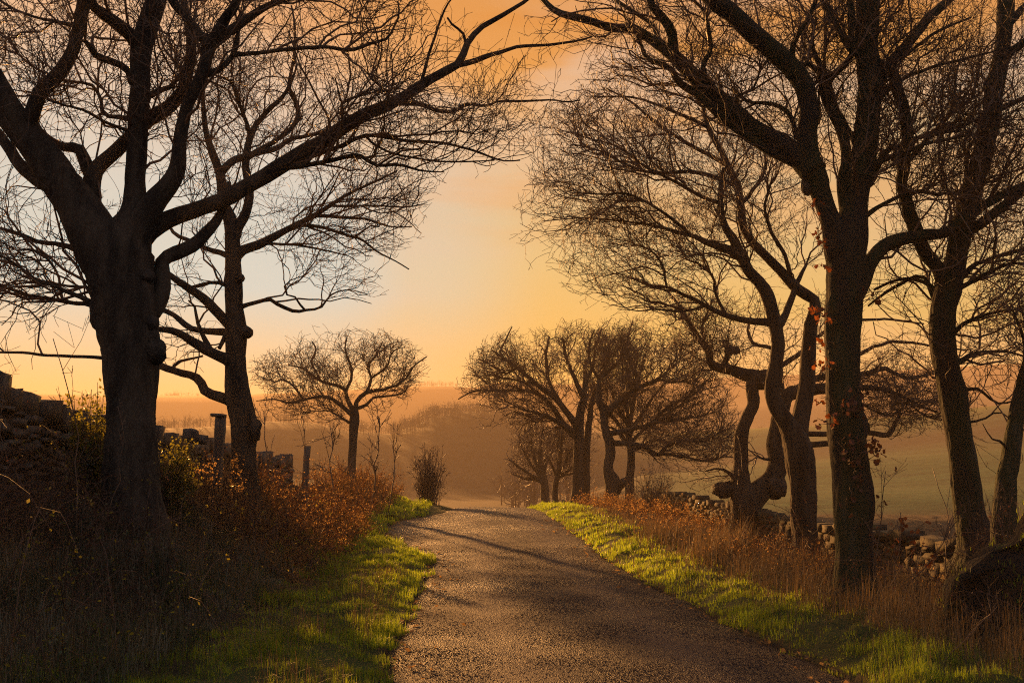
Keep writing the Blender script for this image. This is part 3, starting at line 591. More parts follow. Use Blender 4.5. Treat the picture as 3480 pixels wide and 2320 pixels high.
# --- group at the crest, right of the road
t4 = oak(41, (2074, 1712), [(2180, 1300, 340, 240), (2330, 1450, 240, 140), (2060, 1250, 150, 150)], minr=.008, label='gnarled bare oak with a bulging bent trunk at the roadside right of the crest')
t4.limb([(2072, 1730, 60), (2074, 1700, 46), (2085, 1649, 56), (2068, 1591, 37), (2074, 1528, 36), (2057, 1459, 30), (2051, 1402, 27), (2034, 1360, 24)], 0, 0, 'trunk', K=22, S=12, lump=.07, extend=True)
A = t4.limb
A([(2085, 1665, 50), (2105, 1648, 38), (2122, 1636, 28), (2134, 1628, 16)], 0, -.4)
A([(2053, 1415, 26), (2091, 1373, 20), (2131, 1344, 18), (2166, 1321, 14), (2235, 1287, 10), (2275, 1253, 7), (2300, 1210, 5)], 0, -.8, wig=2)
A([(2160, 1325, 16), (2172, 1293, 14), (2149, 1247, 11), (2131, 1201, 9), (2137, 1143, 6), (2150, 1090, 4)], -.4, .5, wig=2)
A([(2060, 1475, 22), (2143, 1459, 15), (2218, 1436, 12), (2275, 1379, 9), (2350, 1344, 6), (2400, 1300, 4)], 0, .8, wig=2)
A([(2072, 1505, 22), (2172, 1511, 15), (2223, 1540, 16), (2246, 1540, 16), (2263, 1517, 12), (2332, 1494, 9), (2390, 1499, 7), (2464, 1459, 5)], 0, -.8, wig=1.5)
A([(2246, 1542, 11), (2332, 1551, 8), (2396, 1568, 7), (2464, 1551, 5), (2520, 1560, 3)], -.5, -.2, wig=2)
A([(2036, 1370, 24), (2034, 1321, 16), (2040, 1287, 14), (2074, 1258, 10), (2110, 1220, 7), (2120, 1160, 5)], 0, .5, wig=2)
A([(2040, 1290, 12), (2010, 1240, 10), (2000, 1180, 8), (2020, 1120, 5)], .2, -.3, wig=2)
A([(2218, 1436, 9), (2260, 1430, 8), (2330, 1420, 6), (2400, 1410, 4)], .3, 0, wig=2)
A([(2235, 1287, 8), (2290, 1300, 7), (2350, 1280, 5), (2400, 1240, 4)], -.5, .3, wig=2)
t4.twigs(290, 5, 3.6, 0, l1=(.8, 2.2), seed=6, thin=1.3, kink=1.2, out=.45, upb=.45)

t5 = oak(46, (1960, 1706), [(1820, 1310, 270, 215), (1990, 1220, 190, 150), (1640, 1330, 90, 50)], minr=.009, label='broad bare oak with straight double trunk leaning its crown over the road crest')
t5.limb([(1958, 1725, 60), (1962, 1690, 46), (1968, 1574, 38), (1968, 1471, 34), (1971, 1402, 30), (1988, 1344, 26), (1990, 1290, 18), (1988, 1240, 14)], 0, 0, 'trunk', K=20, S=10, extend=True)
A = t5.limb
A([(1985, 1725, 44), (1988, 1660, 34), (1990, 1560, 30), (2000, 1450, 24), (2012, 1370, 17), (2035, 1300, 12), (2060, 1230, 8), (2075, 1160, 5)], .5, .8, 'trunk', extend=True)
A([(1968, 1460, 28), (1902, 1367, 20), (1844, 1321, 17), (1787, 1275, 14), (1730, 1230, 10), (1672, 1189, 6)], 0, -.8, wig=2)
A([(1966, 1490, 26), (1925, 1455, 22), (1867, 1373, 16), (1821, 1333, 14), (1758, 1327, 11), (1689, 1327, 9), (1615, 1327, 7), (1557, 1356, 4)], 0, .6, wig=2)
A([(1787, 1275, 12), (1758, 1253, 9), (1712, 1270, 7), (1672, 1241, 5), (1626, 1218, 4)], -.6, .2, wig=2)
A([(1902, 1367, 17), (1867, 1299, 13), (1856, 1218, 10), (1867, 1143, 6)], -.3, .6, wig=2)
A([(1982, 1350, 20), (1948, 1275, 14), (1925, 1218, 11), (1913, 1149, 7)], 0, -.5, wig=2)
A([(1990, 1300, 16), (2017, 1230, 11), (2028, 1160, 8), (2045, 1115, 5)], 0, .5, wig=2)
A([(1966, 1475, 22), (1879, 1425, 14), (1821, 1402, 10), (1775, 1390, 7), (1718, 1362, 4)], 0, -.9, wig=2)
A([(1730, 1230, 9), (1700, 1200, 8), (1720, 1150, 6), (1740, 1110, 4)], -.7, -.2, wig=2)
A([(1821, 1333, 10), (1790, 1300, 9), (1740, 1290, 7), (1690, 1280, 5)], .3, -.2, wig=2)
t5.twigs(290, 5, 3.6, 0, l1=(.8, 2.2), seed=7, thin=1.3, kink=1.2, out=.45, upb=.4)

t4b = oak(48, (2140, 1712), [(2130, 1320, 190, 210), (2230, 1500, 180, 110)], minr=.009, label='slender bare oak half hidden behind the bulging-trunk oak')
t4b.limb([(2142, 1725, 36), (2140, 1640, 30), (2146, 1540, 26), (2136, 1450, 20), (2140, 1340, 14), (2130, 1230, 8)], 0, 0, 'trunk', K=16, S=10, extend=True)
for x, y, dd in ((2010, 1330, -.6), (2040, 1220, .5), (2110, 1140, -.4), (2200, 1180, .6), (2270, 1290, -.5), (2300, 1420, .4), (2230, 1560, -.4), (2060, 1450, .5), (2330, 1520, .2)):
    t4b.limb([(2140, 1480 + .25 * (y - 1300), 15), ((2140 + x) / 2 - 8, (1440 + y) / 2 + 14, 10), (x, y, 4)], 0, dd, wig=3)
t4b.twigs(220, 5, 3.6, 0, l1=(.8, 2.0), seed=16, thin=1.3, out=.45, upb=.3)
t6 = oak(60, (1850, 1720), [(1815, 1560, 115, 110), (1850, 1470, 120, 80)], minr=.011, label='hazy bushy tree beyond the crest, leftmost of the right-hand row')
t6.limb([(1852, 1740, 34), (1850, 1650, 28), (1840, 1590, 22), (1835, 1530, 14)], 0, 0, 'trunk', K=8, S=8, extend=True)
for x, y, dd in ((1730, 1560, -.8), (1760, 1480, .5), (1800, 1450, -.4), (1850, 1430, .6), (1900, 1460, -.6), (1740, 1610, .3), (1880, 1520, .2)):
    t6.limb([(1846, 1640, 14), ((1840 + x) / 2 - 6, (1610 + y) / 2 + 12, 9), (x, y, 4)], 0, dd, wig=3)
t6.twigs(120, 4, 3, 0, l1=(.7, 1.5), seed=8, thin=1.5, upb=.15)
t7 = oak(53, (1895, 1720), [(1930, 1560, 100, 130), (1960, 1470, 110, 100)], minr=.010, label='thin hazy tree in the shade between the leftmost bushy tree and the double trunk')
t7.limb([(1890, 1735, 26), (1886, 1660, 20), (1898, 1600, 17), (1905, 1520, 13), (1915, 1450, 8)], 0, 0, 'trunk', K=10, S=8, extend=True)
for x, y, dd in ((1850, 1540, -.5), (1950, 1540, .5), (1980, 1470, -.4), (1900, 1420, .5), (2000, 1560, .2), (1960, 1610, -.3)):
    t7.limb([(1895, 1620, 11), ((1897 + x) / 2, (1590 + y) / 2 + 10, 8), (x, y, 4)], 0, dd, wig=3)
t7.twigs(100, 4, 3, 0, l1=(.6, 1.4), seed=9, thin=1.4, upb=.15)

# --- contorted tree in a U
t8 = oak(25, (2530, 1760), [(2330, 1150, 300, 200), (2560, 1210, 220, 180), (3060, 1310, 340, 190), (2420, 1560, 170, 130), (2750, 1000, 260, 240)], minr=.006, label='contorted dark tree with a U-shaped forked trunk and knobbly crooked limb')
t8.limb([(2528, 1800, 95), (2530, 1750, 100), (2530, 1705, 112), (2518, 1650, 72), (2517, 1586, 50), (2519, 1509, 46), (2524, 1459, 47), (2544, 1409, 43), (2561, 1374, 41), (2556, 1334, 41), (2556, 1300, 44), (2580, 1284, 50)], 0, -.2, 'trunk', K=40, S=14, lump=.08, wig=.4, extend=True)
A = t8.limb
A([(2545, 1715, 80), (2584, 1668, 78), (2625, 1625, 70), (2644, 1570, 64), (2636, 1520, 58), (2640, 1470, 55), (2655, 1400, 52), (2680, 1340, 50), (2730, 1328, 46), (2800, 1322, 34), (2860, 1312, 26), (2929, 1314, 21), (3004, 1324, 16), (3069, 1349, 13), (3129, 1379, 10), (3184, 1399, 7)], 0, 1.0, S=12, lump=.08)
A([(2592, 1284, 50), (2560, 1280, 50), (2529, 1274, 44), (2479, 1254, 37), (2429, 1244, 32), (2411, 1229, 28), (2411, 1194, 26), (2379, 1154, 22), (2354, 1114, 18), (2336, 1085, 14), (2317, 1048, 11), (2294, 1021, 9), (2278, 998, 7), (2252, 983, 5)], -.2, .4, S=10, lump=.08)
A([(2476, 1255, 30), (2464, 1235, 24), (2474, 1214, 22), (2469, 1188, 22)], -.1, -.2, lump=.1)
A([(2548, 1735, 40), (2556, 1765, 34), (2560, 1800, 34)], -.2, -.3, 'root')
A([(2320, 1055, 9), (2318, 1080, 8), (2300, 1090, 6), (2294, 1050, 5)], .4, .6, wig=2)
A([(2395, 1170, 12), (2390, 1110, 9), (2400, 1070, 8), (2420, 1020, 6)], .0, -.4, wig=2)
A([(2690, 1338, 30), (2760, 1290, 24), (2850, 1275, 22), (2924, 1269, 20), (3004, 1254, 17), (3050, 1275, 14), (3104, 1284, 13), (3169, 1264, 10), (3230, 1240, 7)], .4, 1.5, wig=1.5)
A([(2645, 1480, 30), (2700, 1478, 22), (2764, 1474, 20), (2814, 1476, 18), (2900, 1466, 18), (2959, 1469, 18), (3019, 1479, 18), (3039, 1444, 14), (3059, 1399, 12), (3024, 1384, 9), (3080, 1370, 7), (3150, 1415, 6), (3220, 1430, 4)], .3, .9, wig=1)
A([(2640, 1515, 30), (2700, 1512, 24), (2764, 1509, 22), (2819, 1507, 20), (2860, 1505, 14)], .2, .6)
A([(2870, 1340, 12), (2934, 1374, 9), (2979, 1399, 8), (3029, 1414, 8), (3050, 1400, 6)], .8, .4, wig=2)
A([(2660, 1400, 26), (2650, 1250, 18), (2640, 1190, 14), (2560, 1170, 12), (2540, 1120, 10), (2555, 1080, 8)], .3, .8, wig=1.5)
A([(2640, 1250, 20), (2720, 1200, 16), (2800, 1130, 13), (2880, 1090, 11), (2980, 1085, 9), (3060, 1090, 7), (3140, 1100, 5)], .4, 1.4, wig=2)
A([(2800, 1320, 20), (2900, 1220, 14), (3000, 1170, 12), (3080, 1160, 10), (3180, 1180, 7), (3300, 1190, 5)], .7, 1.8, wig=2)
A([(2514, 1640, 20), (2470, 1600, 12), (2440, 1590, 8), (2400, 1600, 5)], 0, -.3, wig=2)
A([(2630, 1560, 14), (2600, 1560, 9), (2570, 1550, 6)], 0, -.3, wig=2)
t8.burr(2462, 1664, 34, 0, (1.2, 1, .8)); t8.burr(2590, 1290, 34, -.2); t8.burr(2480, 1190, 18, -.1); t8.burr(2500, 1190, 14, -.1); t8.burr(2635, 1655, 40, 0)
t8.twigs(270, 5.2, 3.6, .5, l1=(.6, 1.6), seed=10, out=.4, upb=.2, kink=1.25)

# --- forked oak behind the big right trunk
t9 = oak(19.5, (2744, 1926), [(2310, 650, 610, 450), (2330, 930, 380, 160), (2620, 700, 280, 380)], minr=.0048, label='forked oak just left of the mossy leafy trunk, crown reaching over the road')
t9.limb([(2744, 1940, 125), (2742, 1880, 98), (2739, 1836, 88), (2729, 1736, 86), (2729, 1636, 88), (2719, 1561, 95), (2704, 1490, 92), (2672, 1434, 60), (2636, 1374, 52), (2626, 1309, 50), (2636, 1234, 47), (2644, 1159, 46), (2630, 1084, 43), (2609, 1005, 46), (2579, 959, 40), (2544, 919, 38), (2514, 859, 34), (2490, 809, 30), (2462, 765, 24), (2449, 700, 18), (2449, 625, 15), (2459, 570, 11)], 0, -.3, 'trunk', K=90, S=32, lump=.055, wig=.3, extend=True)
A = t9.limb
A([(2708, 1510, 80), (2719, 1449, 62), (2729, 1384, 57), (2744, 1284, 56), (2749, 1184, 50), (2756, 1109, 46), (2772, 1040, 40), (2765, 1015, 38), (2714, 984, 36), (2664, 934, 34), (2604, 874, 32), (2554, 824, 30), (2526, 770, 29), (2516, 690, 26), (2502, 625, 24), (2469, 550, 22), (2429, 475, 20), (2404, 425, 17), (2389, 360, 13), (2360, 310, 8)], 0, .6, S=14)
A([(2520, 870, 36), (2479, 849, 30), (2404, 824, 22), (2354, 799, 16), (2304, 789, 12), (2210, 762, 9), (2100, 748, 7), (1980, 740, 5), (1840, 752, 3)], -.2, .8, wig=2)
A([(2625, 1098, 36), (2599, 1094, 26), (2544, 1089, 22), (2479, 1074, 20), (2404, 1044, 17), (2354, 1019, 14), (2319, 1002, 12), (2271, 975, 9), (2221, 975, 7), (2144, 945, 5)], -.1, .5, wig=1.5)
A([(2390, 1040, 12), (2336, 1056, 8), (2278, 1058, 8), (2221, 1052, 6), (2164, 1056, 4), (2118, 1044, 3)], .3, .0, wig=2)
A([(2642, 1110, 40), (2669, 1069, 27), (2684, 1029, 24), (2694, 1004, 22), (2715, 950, 16), (2740, 900, 10)], -.1, .4)
A([(2460, 555, 18), (2400, 520, 14), (2310, 470, 12), (2230, 420, 10), (2150, 350, 8), (2060, 300, 5)], .4, 1.0, wig=2)
A([(2500, 630, 18), (2420, 600, 14), (2330, 580, 12), (2230, 590, 10), (2130, 560, 8), (2030, 510, 6), (1940, 490, 4)], .4, -.3, wig=2)
A([(2450, 690, 14), (2390, 670, 12), (2300, 620, 11), (2200, 570, 9), (2100, 500, 7), (2000, 470, 5), (1900, 440, 3)], -.2, .4, wig=2)
A([(2350, 800, 13), (2280, 740, 11), (2200, 690, 9), (2130, 660, 8), (2040, 660, 6), (1960, 655, 4)], .1, -.5, wig=2)
A([(2400, 430, 14), (2340, 400, 12), (2240, 360, 9), (2140, 330, 7), (2020, 330, 5)], .5, .1, wig=2)
A([(2265, 972, 8), (2250, 900, 8), (2210, 850, 6), (2150, 830, 5)], .4, .6, wig=2)
A([(2515, 700, 18), (2560, 640, 14), (2600, 560, 12), (2590, 480, 9), (2560, 420, 6)], .4, .9, wig=2)
A([(2690, 960, 18), (2670, 880, 14), (2620, 780, 12), (2600, 700, 10), (2620, 620, 7)], .3, -.4, wig=2)
A([(2470, 1072, 12), (2430, 1000, 10), (2420, 940, 9), (2380, 900, 7), (2330, 880, 5)], 0, .5, wig=2)
t9.twigs(255, 5.5, 3.6, .8, l1=(.7, 1.9), seed=12, out=.45, upb=.3)

# --- mossy oak with withered leaves
t10 = oak(13.5, (2904, 2020), [(2650, 110, 900, 430), (3150, 450, 520, 620), (2100, 150, 360, 210), (2890, 1300, 150, 420, 13.3, .6)], bark=BARK_MOSS, minr=.0038, label='tall mossy oak on the right verge, orange leaves clinging to its trunk')
t10.limb([(2906, 2055, 200), (2904, 1986, 150), (2903, 1836, 124), (2901, 1686, 130), (2889, 1536, 120), (2876, 1434, 124), (2863, 1284, 116), (2864, 1134, 116), (2869, 984, 122), (2878, 884, 126), (2892, 790, 108), (2904, 715, 92), (2914, 625, 90), (2939, 500, 85), (2949, 400, 80), (2957, 300, 80), (2950, 200, 72), (2949, 100, 72), (2949, 0, 72), (2952, -90, 62), (2960, -200, 48)], 0, .2, 'trunk', K=110, S=40, lump=.055, wig=.2, extend=True)
A = t10.limb
A([(2858, 880, 110), (2835, 790, 80), (2809, 715, 64), (2779, 625, 70), (2757, 565, 76), (2746, 500, 72), (2749, 425, 66), (2748, 350, 64), (2729, 280, 66), (2684, 225, 67), (2614, 160, 64), (2544, 100, 64), (2479, 40, 62), (2424, 0, 58), (2360, -60, 46), (2300, -130, 30)], 0, -.5, S=14)
A([(2770, 590, 90), (2729, 545, 84), (2654, 490, 68), (2579, 447, 60), (2504, 390, 60), (2429, 325, 55), (2354, 255, 50), (2300, 200, 46), (2252, 160, 40), (2177, 112, 34), (2147, 95, 32), (2077, 95, 28), (2002, 70, 25), (1902, 45, 22), (1852, 5, 18), (1810, -50, 13)], -.1, .9, S=14)
A([(2735, 560, 60), (2690, 545, 42), (2604, 507, 34), (2529, 455, 32), (2454, 398, 30), (2379, 328, 28), (2304, 278, 24), (2277, 232, 20), (2202, 200, 17), (2177, 150, 13), (2160, 110, 8)], -.15, .4)
A([(2320, 230, 40), (2290, 180, 35), (2285, 110, 34), (2255, 60, 30), (2215, 20, 28), (2205, -40, 22)], .5, .2)
A([(2240, 145, 18), (2217, 85, 16), (2152, 40, 14), (2092, 0, 12), (2050, -40, 8)], .6, 1.2)
A([(2890, 740, 60), (2866, 640, 40), (2874, 520, 36), (2859, 435, 38), (2814, 350, 34), (2794, 295, 30), (2788, 230, 20), (2760, 150, 14), (2775, 60, 10)], .1, .5)
A([(2796, 300, 28), (2844, 240, 22), (2894, 190, 20), (2900, 150, 14)], .4, .2)
A([(2700, 240, 20), (2740, 215, 17), (2775, 240, 14), (2790, 280, 10)], -.2, .2)
A([(2690, 230, 26), (2698, 150, 18), (2740, 80, 16), (2775, 0, 14), (2790, -60, 10)], -.3, -.7)
A([(2895, 1000, 90), (2925, 960, 66), (2949, 909, 56), (2989, 849, 50), (3039, 819, 46), (3104, 804, 42), (3204, 792, 34), (3260, 755, 30), (3329, 705, 30), (3404, 660, 27), (3480, 625, 22), (3550, 570, 16)], 0, .8, S=12)
A([(2955, 370, 56), (2972, 325, 42), (3004, 250, 40), (3029, 215, 38), (3104, 125, 36), (3154, 65, 32), (3229, 0, 26), (3290, -60, 18)], .1, .8)
A([(2960, 620, 30), (3010, 520, 20), (3060, 505, 18), (3130, 470, 15), (3230, 440, 12), (3330, 400, 9), (3420, 360, 6)], .2, 1.2, wig=2)
A([(2960, 560, 26), (3020, 540, 18), (3120, 500, 14), (3220, 470, 11), (3340, 450, 8), (3440, 420, 5)], .2, .3, wig=2)
A([(2930, 740, 22), (2990, 700, 16), (3090, 650, 13), (3200, 660, 10), (3300, 640, 8), (3420, 600, 5)], .2, 1.1, wig=2)
A([(2960, 360, 22), (3050, 280, 15), (3160, 230, 12), (3280, 200, 9), (3400, 170, 6)], .3, 1.2, wig=2)
A([(2965, 280, 18), (3060, 200, 12), (3180, 110, 10), (3300, 60, 7)], .3, .9, wig=2)
A([(2900, 720, 20), (2860, 590, 13), (2920, 590, 9), (2980, 600, 6)], -.2, -.5, wig=2)
A([(2930, 560, 30), (2880, 430, 18), (2830, 330, 13), (2800, 200, 10), (2830, 90, 7)], .3, .9, wig=2)
A([(2480, 380, 22), (2400, 240, 20), (2420, 170, 15), (2405, 70, 13), (2380, 20, 10)], .3, .0, wig=2)
A([(2540, 405, 16), (2500, 330, 12), (2560, 300, 9), (2590, 210, 6)], .2, .8, wig=2)
A([(2710, 470, 20), (2680, 390, 16), (2620, 355, 14), (2540, 345, 10), (2490, 300, 7)], 0, .7, wig=2)
A([(2920, 1470, 40), (2945, 1440, 26), (2952, 1465, 12)], 0, -.1, wig=2)
t10.burr(2925, 1450, 36, 0, (.7, .8, 1.4)); t10.burr(2742, 630, 24, 0, (.8, .8, 1.5))
t10.twigs(250, 5.5, 3.4, .8, l1=(.7, 2.0), seed=13, out=.4, upb=.32, r_hi=.22)

# --- leaning forked tree at the far right
t11 = oak(14.2, (3310, 1850), [(3290, 420, 420, 620), (3330, 1050, 420, 320), (2950, 150, 250, 250), (3330, 1500, 200, 150)], bark=BARK_MOSS, minr=.004, label='tall forked tree beside the right wall with a trunk bending left')
t11.limb([(3345, 1920, 240), (3330, 1850, 150), (3300, 1761, 104), (3283, 1650, 96), (3268, 1536, 88), (3253, 1434, 88), (3225, 1284, 90), (3205, 1184, 84), (3205, 1084, 86), (3222, 985, 84), (3245, 890, 70), (3269, 784, 68), (3285, 715, 70), (3319, 600, 64), (3344, 500, 60), (3369, 400, 60), (3380, 300, 60), (3402, 200, 58), (3414, 100, 53), (3419, 0, 53), (3425, -90, 46), (3430, -200, 36)], 0, .2, 'trunk', K=90, S=32, lump=.055, wig=.3, extend=True)
A = t11.limb
A([(3222, 990, 66), (3194, 920, 50), (3144, 859, 46), (3109, 770, 44), (3084, 700, 42), (3064, 625, 38), (3074, 550, 40), (3086, 450, 42), (3069, 375, 38), (3049, 300, 36), (3024, 240, 38), (2954, 200, 36), (2905, 168, 34), (2895, 100, 28), (2890, 0, 24), (2880, -70, 18)], -.1, -1.0, S=12)
A([(3250, 850, 50), (3290, 790, 38), (3354, 740, 34), (3404, 700, 32), (3480, 645, 28), (3560, 600, 20)], -.1, -.4)
A([(3372, 390, 30), (3394, 370, 21), (3440, 350, 18), (3490, 325, 16), (3560, 280, 10)], .1, .5)
A([(3400, 215, 38), (3430, 180, 30), (3490, 140, 26), (3560, 90, 18)], .1, -.3)
A([(3418, 110, 34), (3440, 70, 26), (3490, 20, 22), (3540, -40, 16)], .1, .5)
A([(3330, 560, 36), (3296, 600, 30), (3285, 560, 12)], -.1, -.3)
A([(2905, 180, 26), (2870, 140, 22), (2830, 60, 20), (2795, 0, 18), (2770, -60, 12)], -1.0, -.6)
A([(3205, 1120, 30), (3150, 950, 14), (3080, 955, 12), (3000, 1000, 10), (2950, 1040, 7)], .2, 1.0, wig=2)
A([(3210, 1060, 24), (3160, 970, 16), (3060, 950, 12), (2970, 985, 9)], .2, .6, wig=2)
A([(3240, 960, 24), (3320, 900, 16), (3400, 870, 13), (3480, 850, 10), (3540, 840, 7)], .1, .9, wig=2)
A([(3235, 1000, 20), (3320, 950, 14), (3420, 900, 11), (3500, 895, 8)], .1, -.5, wig=2)
A([(3240, 1240, 24), (3310, 1200, 14), (3400, 1190, 10), (3480, 1210, 7)], .1, .9, wig=2)
A([(3220, 1150, 20), (3300, 1090, 13), (3380, 1060, 10), (3470, 1050, 7)], .1, -.6, wig=2)
A([(3250, 1330, 18), (3320, 1320, 11), (3390, 1370, 8), (3450, 1360, 5)], .1, .6, wig=2)
A([(3270, 1440, 12), (3330, 1430, 8), (3390, 1400, 6), (3430, 1420, 4)], .1, .3, wig=2)
A([(3075, 560, 20), (3160, 470, 15), (3240, 380, 12), (3310, 330, 8)], -.6, .2, wig=2)
t11.twigs(210, 5.5, 3.4, .7, l1=(.6, 1.8), seed=14, out=.35, upb=.25, r_hi=.2)

t12 = oak(13.0, (3420, 1790), [(3480, 1150, 200, 300), (3400, 1600, 130, 150)], bark=BARK_MOSS, minr=.004, label='slender mossy trunk leaning out of the picture at the right edge')
t12.limb([(3420, 1800, 105), (3414, 1746, 78), (3419, 1636, 70), (3434, 1561, 62), (3449, 1459, 53), (3474, 1334, 47), (3500, 1180, 44), (3530, 1000, 38), (3560, 800, 28)], 0, .3, 'trunk', K=30, S=12, extend=True)
t12.limb([(3470, 1350, 26), (3490, 1250, 16), (3480, 1150, 12), (3440, 1050, 8)], .1, -.2, wig=2)
t12.limb([(3440, 1540, 12), (3400, 1500, 8), (3370, 1490, 5), (3340, 1440, 3)], .1, -.2, wig=2)
t12.twigs(90, 5, 5, 1, l1=(.4, 1.2), seed=15)

# --- mossy root flare of a tree standing just out of frame
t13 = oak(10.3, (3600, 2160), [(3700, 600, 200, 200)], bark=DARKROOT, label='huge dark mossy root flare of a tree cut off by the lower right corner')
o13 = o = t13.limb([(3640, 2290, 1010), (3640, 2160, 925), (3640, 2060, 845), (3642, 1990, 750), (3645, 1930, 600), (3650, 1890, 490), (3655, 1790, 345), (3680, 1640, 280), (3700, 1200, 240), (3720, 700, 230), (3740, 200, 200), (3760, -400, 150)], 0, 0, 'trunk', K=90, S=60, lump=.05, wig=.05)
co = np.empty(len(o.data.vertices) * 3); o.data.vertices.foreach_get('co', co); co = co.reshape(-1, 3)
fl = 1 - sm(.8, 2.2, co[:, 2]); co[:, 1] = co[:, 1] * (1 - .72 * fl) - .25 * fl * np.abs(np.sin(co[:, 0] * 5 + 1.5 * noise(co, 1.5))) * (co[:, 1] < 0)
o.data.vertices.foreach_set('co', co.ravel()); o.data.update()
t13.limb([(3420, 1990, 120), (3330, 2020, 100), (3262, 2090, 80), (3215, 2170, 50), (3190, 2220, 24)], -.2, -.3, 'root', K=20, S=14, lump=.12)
def moss():
    rg = np.random.default_rng(97); me = o13.data; n = len(me.vertices); co_ = np.empty(n * 3); no = np.empty(n * 3); me.vertices.foreach_get('co', co_); me.vertex_normals.foreach_get('vector', no)
    co_ = co_.reshape(-1, 3); no = no.reshape(-1, 3); w = (no[:, 0] < -.25) & (co_[:, 2] > .05) & (co_[:, 2] < 2.4) & (no[:, 1] < .75); idx = np.where(w)[0]
    i = rg.choice(idx, 3600); p = co_[i] + np.array(t13.root.location) + rg.normal(size=(3600, 3)) * .035 - no[i] * .01; g = Geo()
    k = noise(p, 3, 6) > -.3; p, nn = p[k], no[i][k]; g.add(*blades(p, rg.uniform(.025, .06, len(p)), np.full(len(p), .004), 1.4, rg, lean=nn)); g.build('moss', GRASS, t13.root)['kind'] = 'stuff'
print('trees', time.time() - T0, 'tris', sum(t.geo_n for t in TREES))

# withered leaves on the mossy oak
def leaf_mesh(name, mat, L=.085, lobed=True):
    n = 5; V = [(0, 0, 0)]; 
    ws = [.14, .30, .26, .40, .22] if lobed else [.22, .36, .40, .32, .16]
    T = []
    for k in range(n):
        y = (k + .7) / (n + .4) * L; w = ws[k] * L; V += [(-w, y + (.08 * L if lobed else 0), .12 * L * math.sin(k)), (0, y, -.06 * L), (w, y + (.08 * L if lobed else 0), .12 * L * math.cos(k * 1.3))]
    V.append((0, L, .05 * L)); last = len(V) - 1
    Fc = [(0, 2, 1), (0, 3, 2)]
    for k in range(n - 1):
        a = 1 + 3 * k; b = a + 3; Fc += [(a, a + 1, b), (a + 1, b + 1, b), (a + 1, a + 2, b + 1), (a + 2, b + 2, b + 1)]
    a = 1 + 3 * (n - 1); Fc += [(a, a + 1, last), (a + 1, a + 2, last)]
    return mesh_np(name, V, np.array(Fc), np.full(len(Fc), 3), mat)
LEAF_O, LEAF_D = leaf_mesh('leaf', ORANGE), leaf_mesh('leaf', DULL)
def put_leaves(root, spots, d, seed):
    rg = random.Random(seed); G = Geo()
    for (x, y, n, rad, dull) in spots:
        for _ in range(n):
            px, py = x + rg.gauss(0, rad), y + rg.gauss(0, rad * 1.1); p, _s = unproj(px, py, d + rg.uniform(-.45, -.2))
            lf = bpy.data.objects.new('leaf', LEAF_D if dull else LEAF_O); COL.objects.link(lf); lf.parent = root
            lf.location = Vector(p) - root.location; lf.rotation_euler = (rg.uniform(-2.6, -.4), rg.uniform(-.9, .9), rg.uniform(0, 6.28)); s = rg.uniform(.7, 1.25); lf.scale = (s, s, s)
        # the sprig that carries them
        for q in range(max(2, n // 4)):
            c, _s = unproj(x + rg.gauss(0, rad), y + rg.gauss(0, rad), d - .35); a, _s = unproj(x + (2870 - x) * .7, y + 25, d - .12)
            m = (c + a) / 2 + np.array([rg.uniform(-.04, .04), -.05, rg.uniform(-.03, .06)]); P = np.array([[a, m, c]]); V, Q, T = tubes(P, np.array([[.006, .005, .003]]), 4, 0); G.add(V, Q, T)
    o = G.build('sprigs', TWIG, root); o['kind'] = 'stuff'
put_leaves(t10.root, [(2785, 790, 7, 12, 0), (2796, 815, 5, 10, 0), (2765, 1035, 6, 12, 0), (2776, 1055, 6, 12, 0), (2803, 1078, 5, 10, 0), (2776, 1160, 6, 11, 0), (2792, 1240, 6, 11, 0), (2812, 1228, 5, 9, 0),
    (2770, 1360, 5, 12, 0), (2785, 1440, 6, 12, 1), (2828, 1422, 5, 10, 0), (2895, 1340, 14, 24, 1), (2880, 1390, 9, 18, 1), (2890, 1490, 9, 20, 1), (2870, 1540, 7, 18, 1), (2915, 1570, 9, 18, 1), (2975, 1490, 8, 13, 0), (2985, 1545, 9, 14, 0), (2970, 1520, 6, 12, 1),
    (2965, 995, 5, 12, 0), (2985, 1010, 4, 8, 0), (2775, 690, 4, 8, 0), (2800, 905, 4, 8, 0), (2940, 1380, 5, 14, 1), (2890, 1700, 5, 18, 1), (2920, 1640, 5, 16, 1)], 13.5, 4)

# ------------------------------------------------------------------ dry-stone walls
def stone_mesh(seed, mat, round_=.16):
    rg = np.random.default_rng(seed); n = 3
    g = np.linspace(-.5, .5, n); V = []; key = {}
    F_ = []
    for ax in range(3):
        for sgn in (-1, 1):
            ids = np.zeros((n, n), int)
            for i in range(n):
                for j in range(n):
                    p = [0, 0, 0]; p[ax] = sgn * .5; p[(ax + 1) % 3] = g[i]; p[(ax + 2) % 3] = g[j]; k = tuple(np.round(p, 3))
                    if k not in key: key[k] = len(V); V.append(p)
                    ids[i, j] = key[k]
            for i in range(n - 1):
                for j in range(n - 1):
                    q = (ids[i, j], ids[i + 1, j], ids[i + 1, j + 1], ids[i, j + 1]); F_.append(q if sgn > 0 else q[::-1])
    V = np.array(V, float); r = np.linalg.norm(V, axis=1, keepdims=True); sph = V / r * .55
    V = V * (1 - round_) + sph * round_ * 1.15 + rg.uniform(-.055, .055, V.shape)
    return mesh_np('stone', V, np.array(F_), np.full(len(F_), 4), mat)
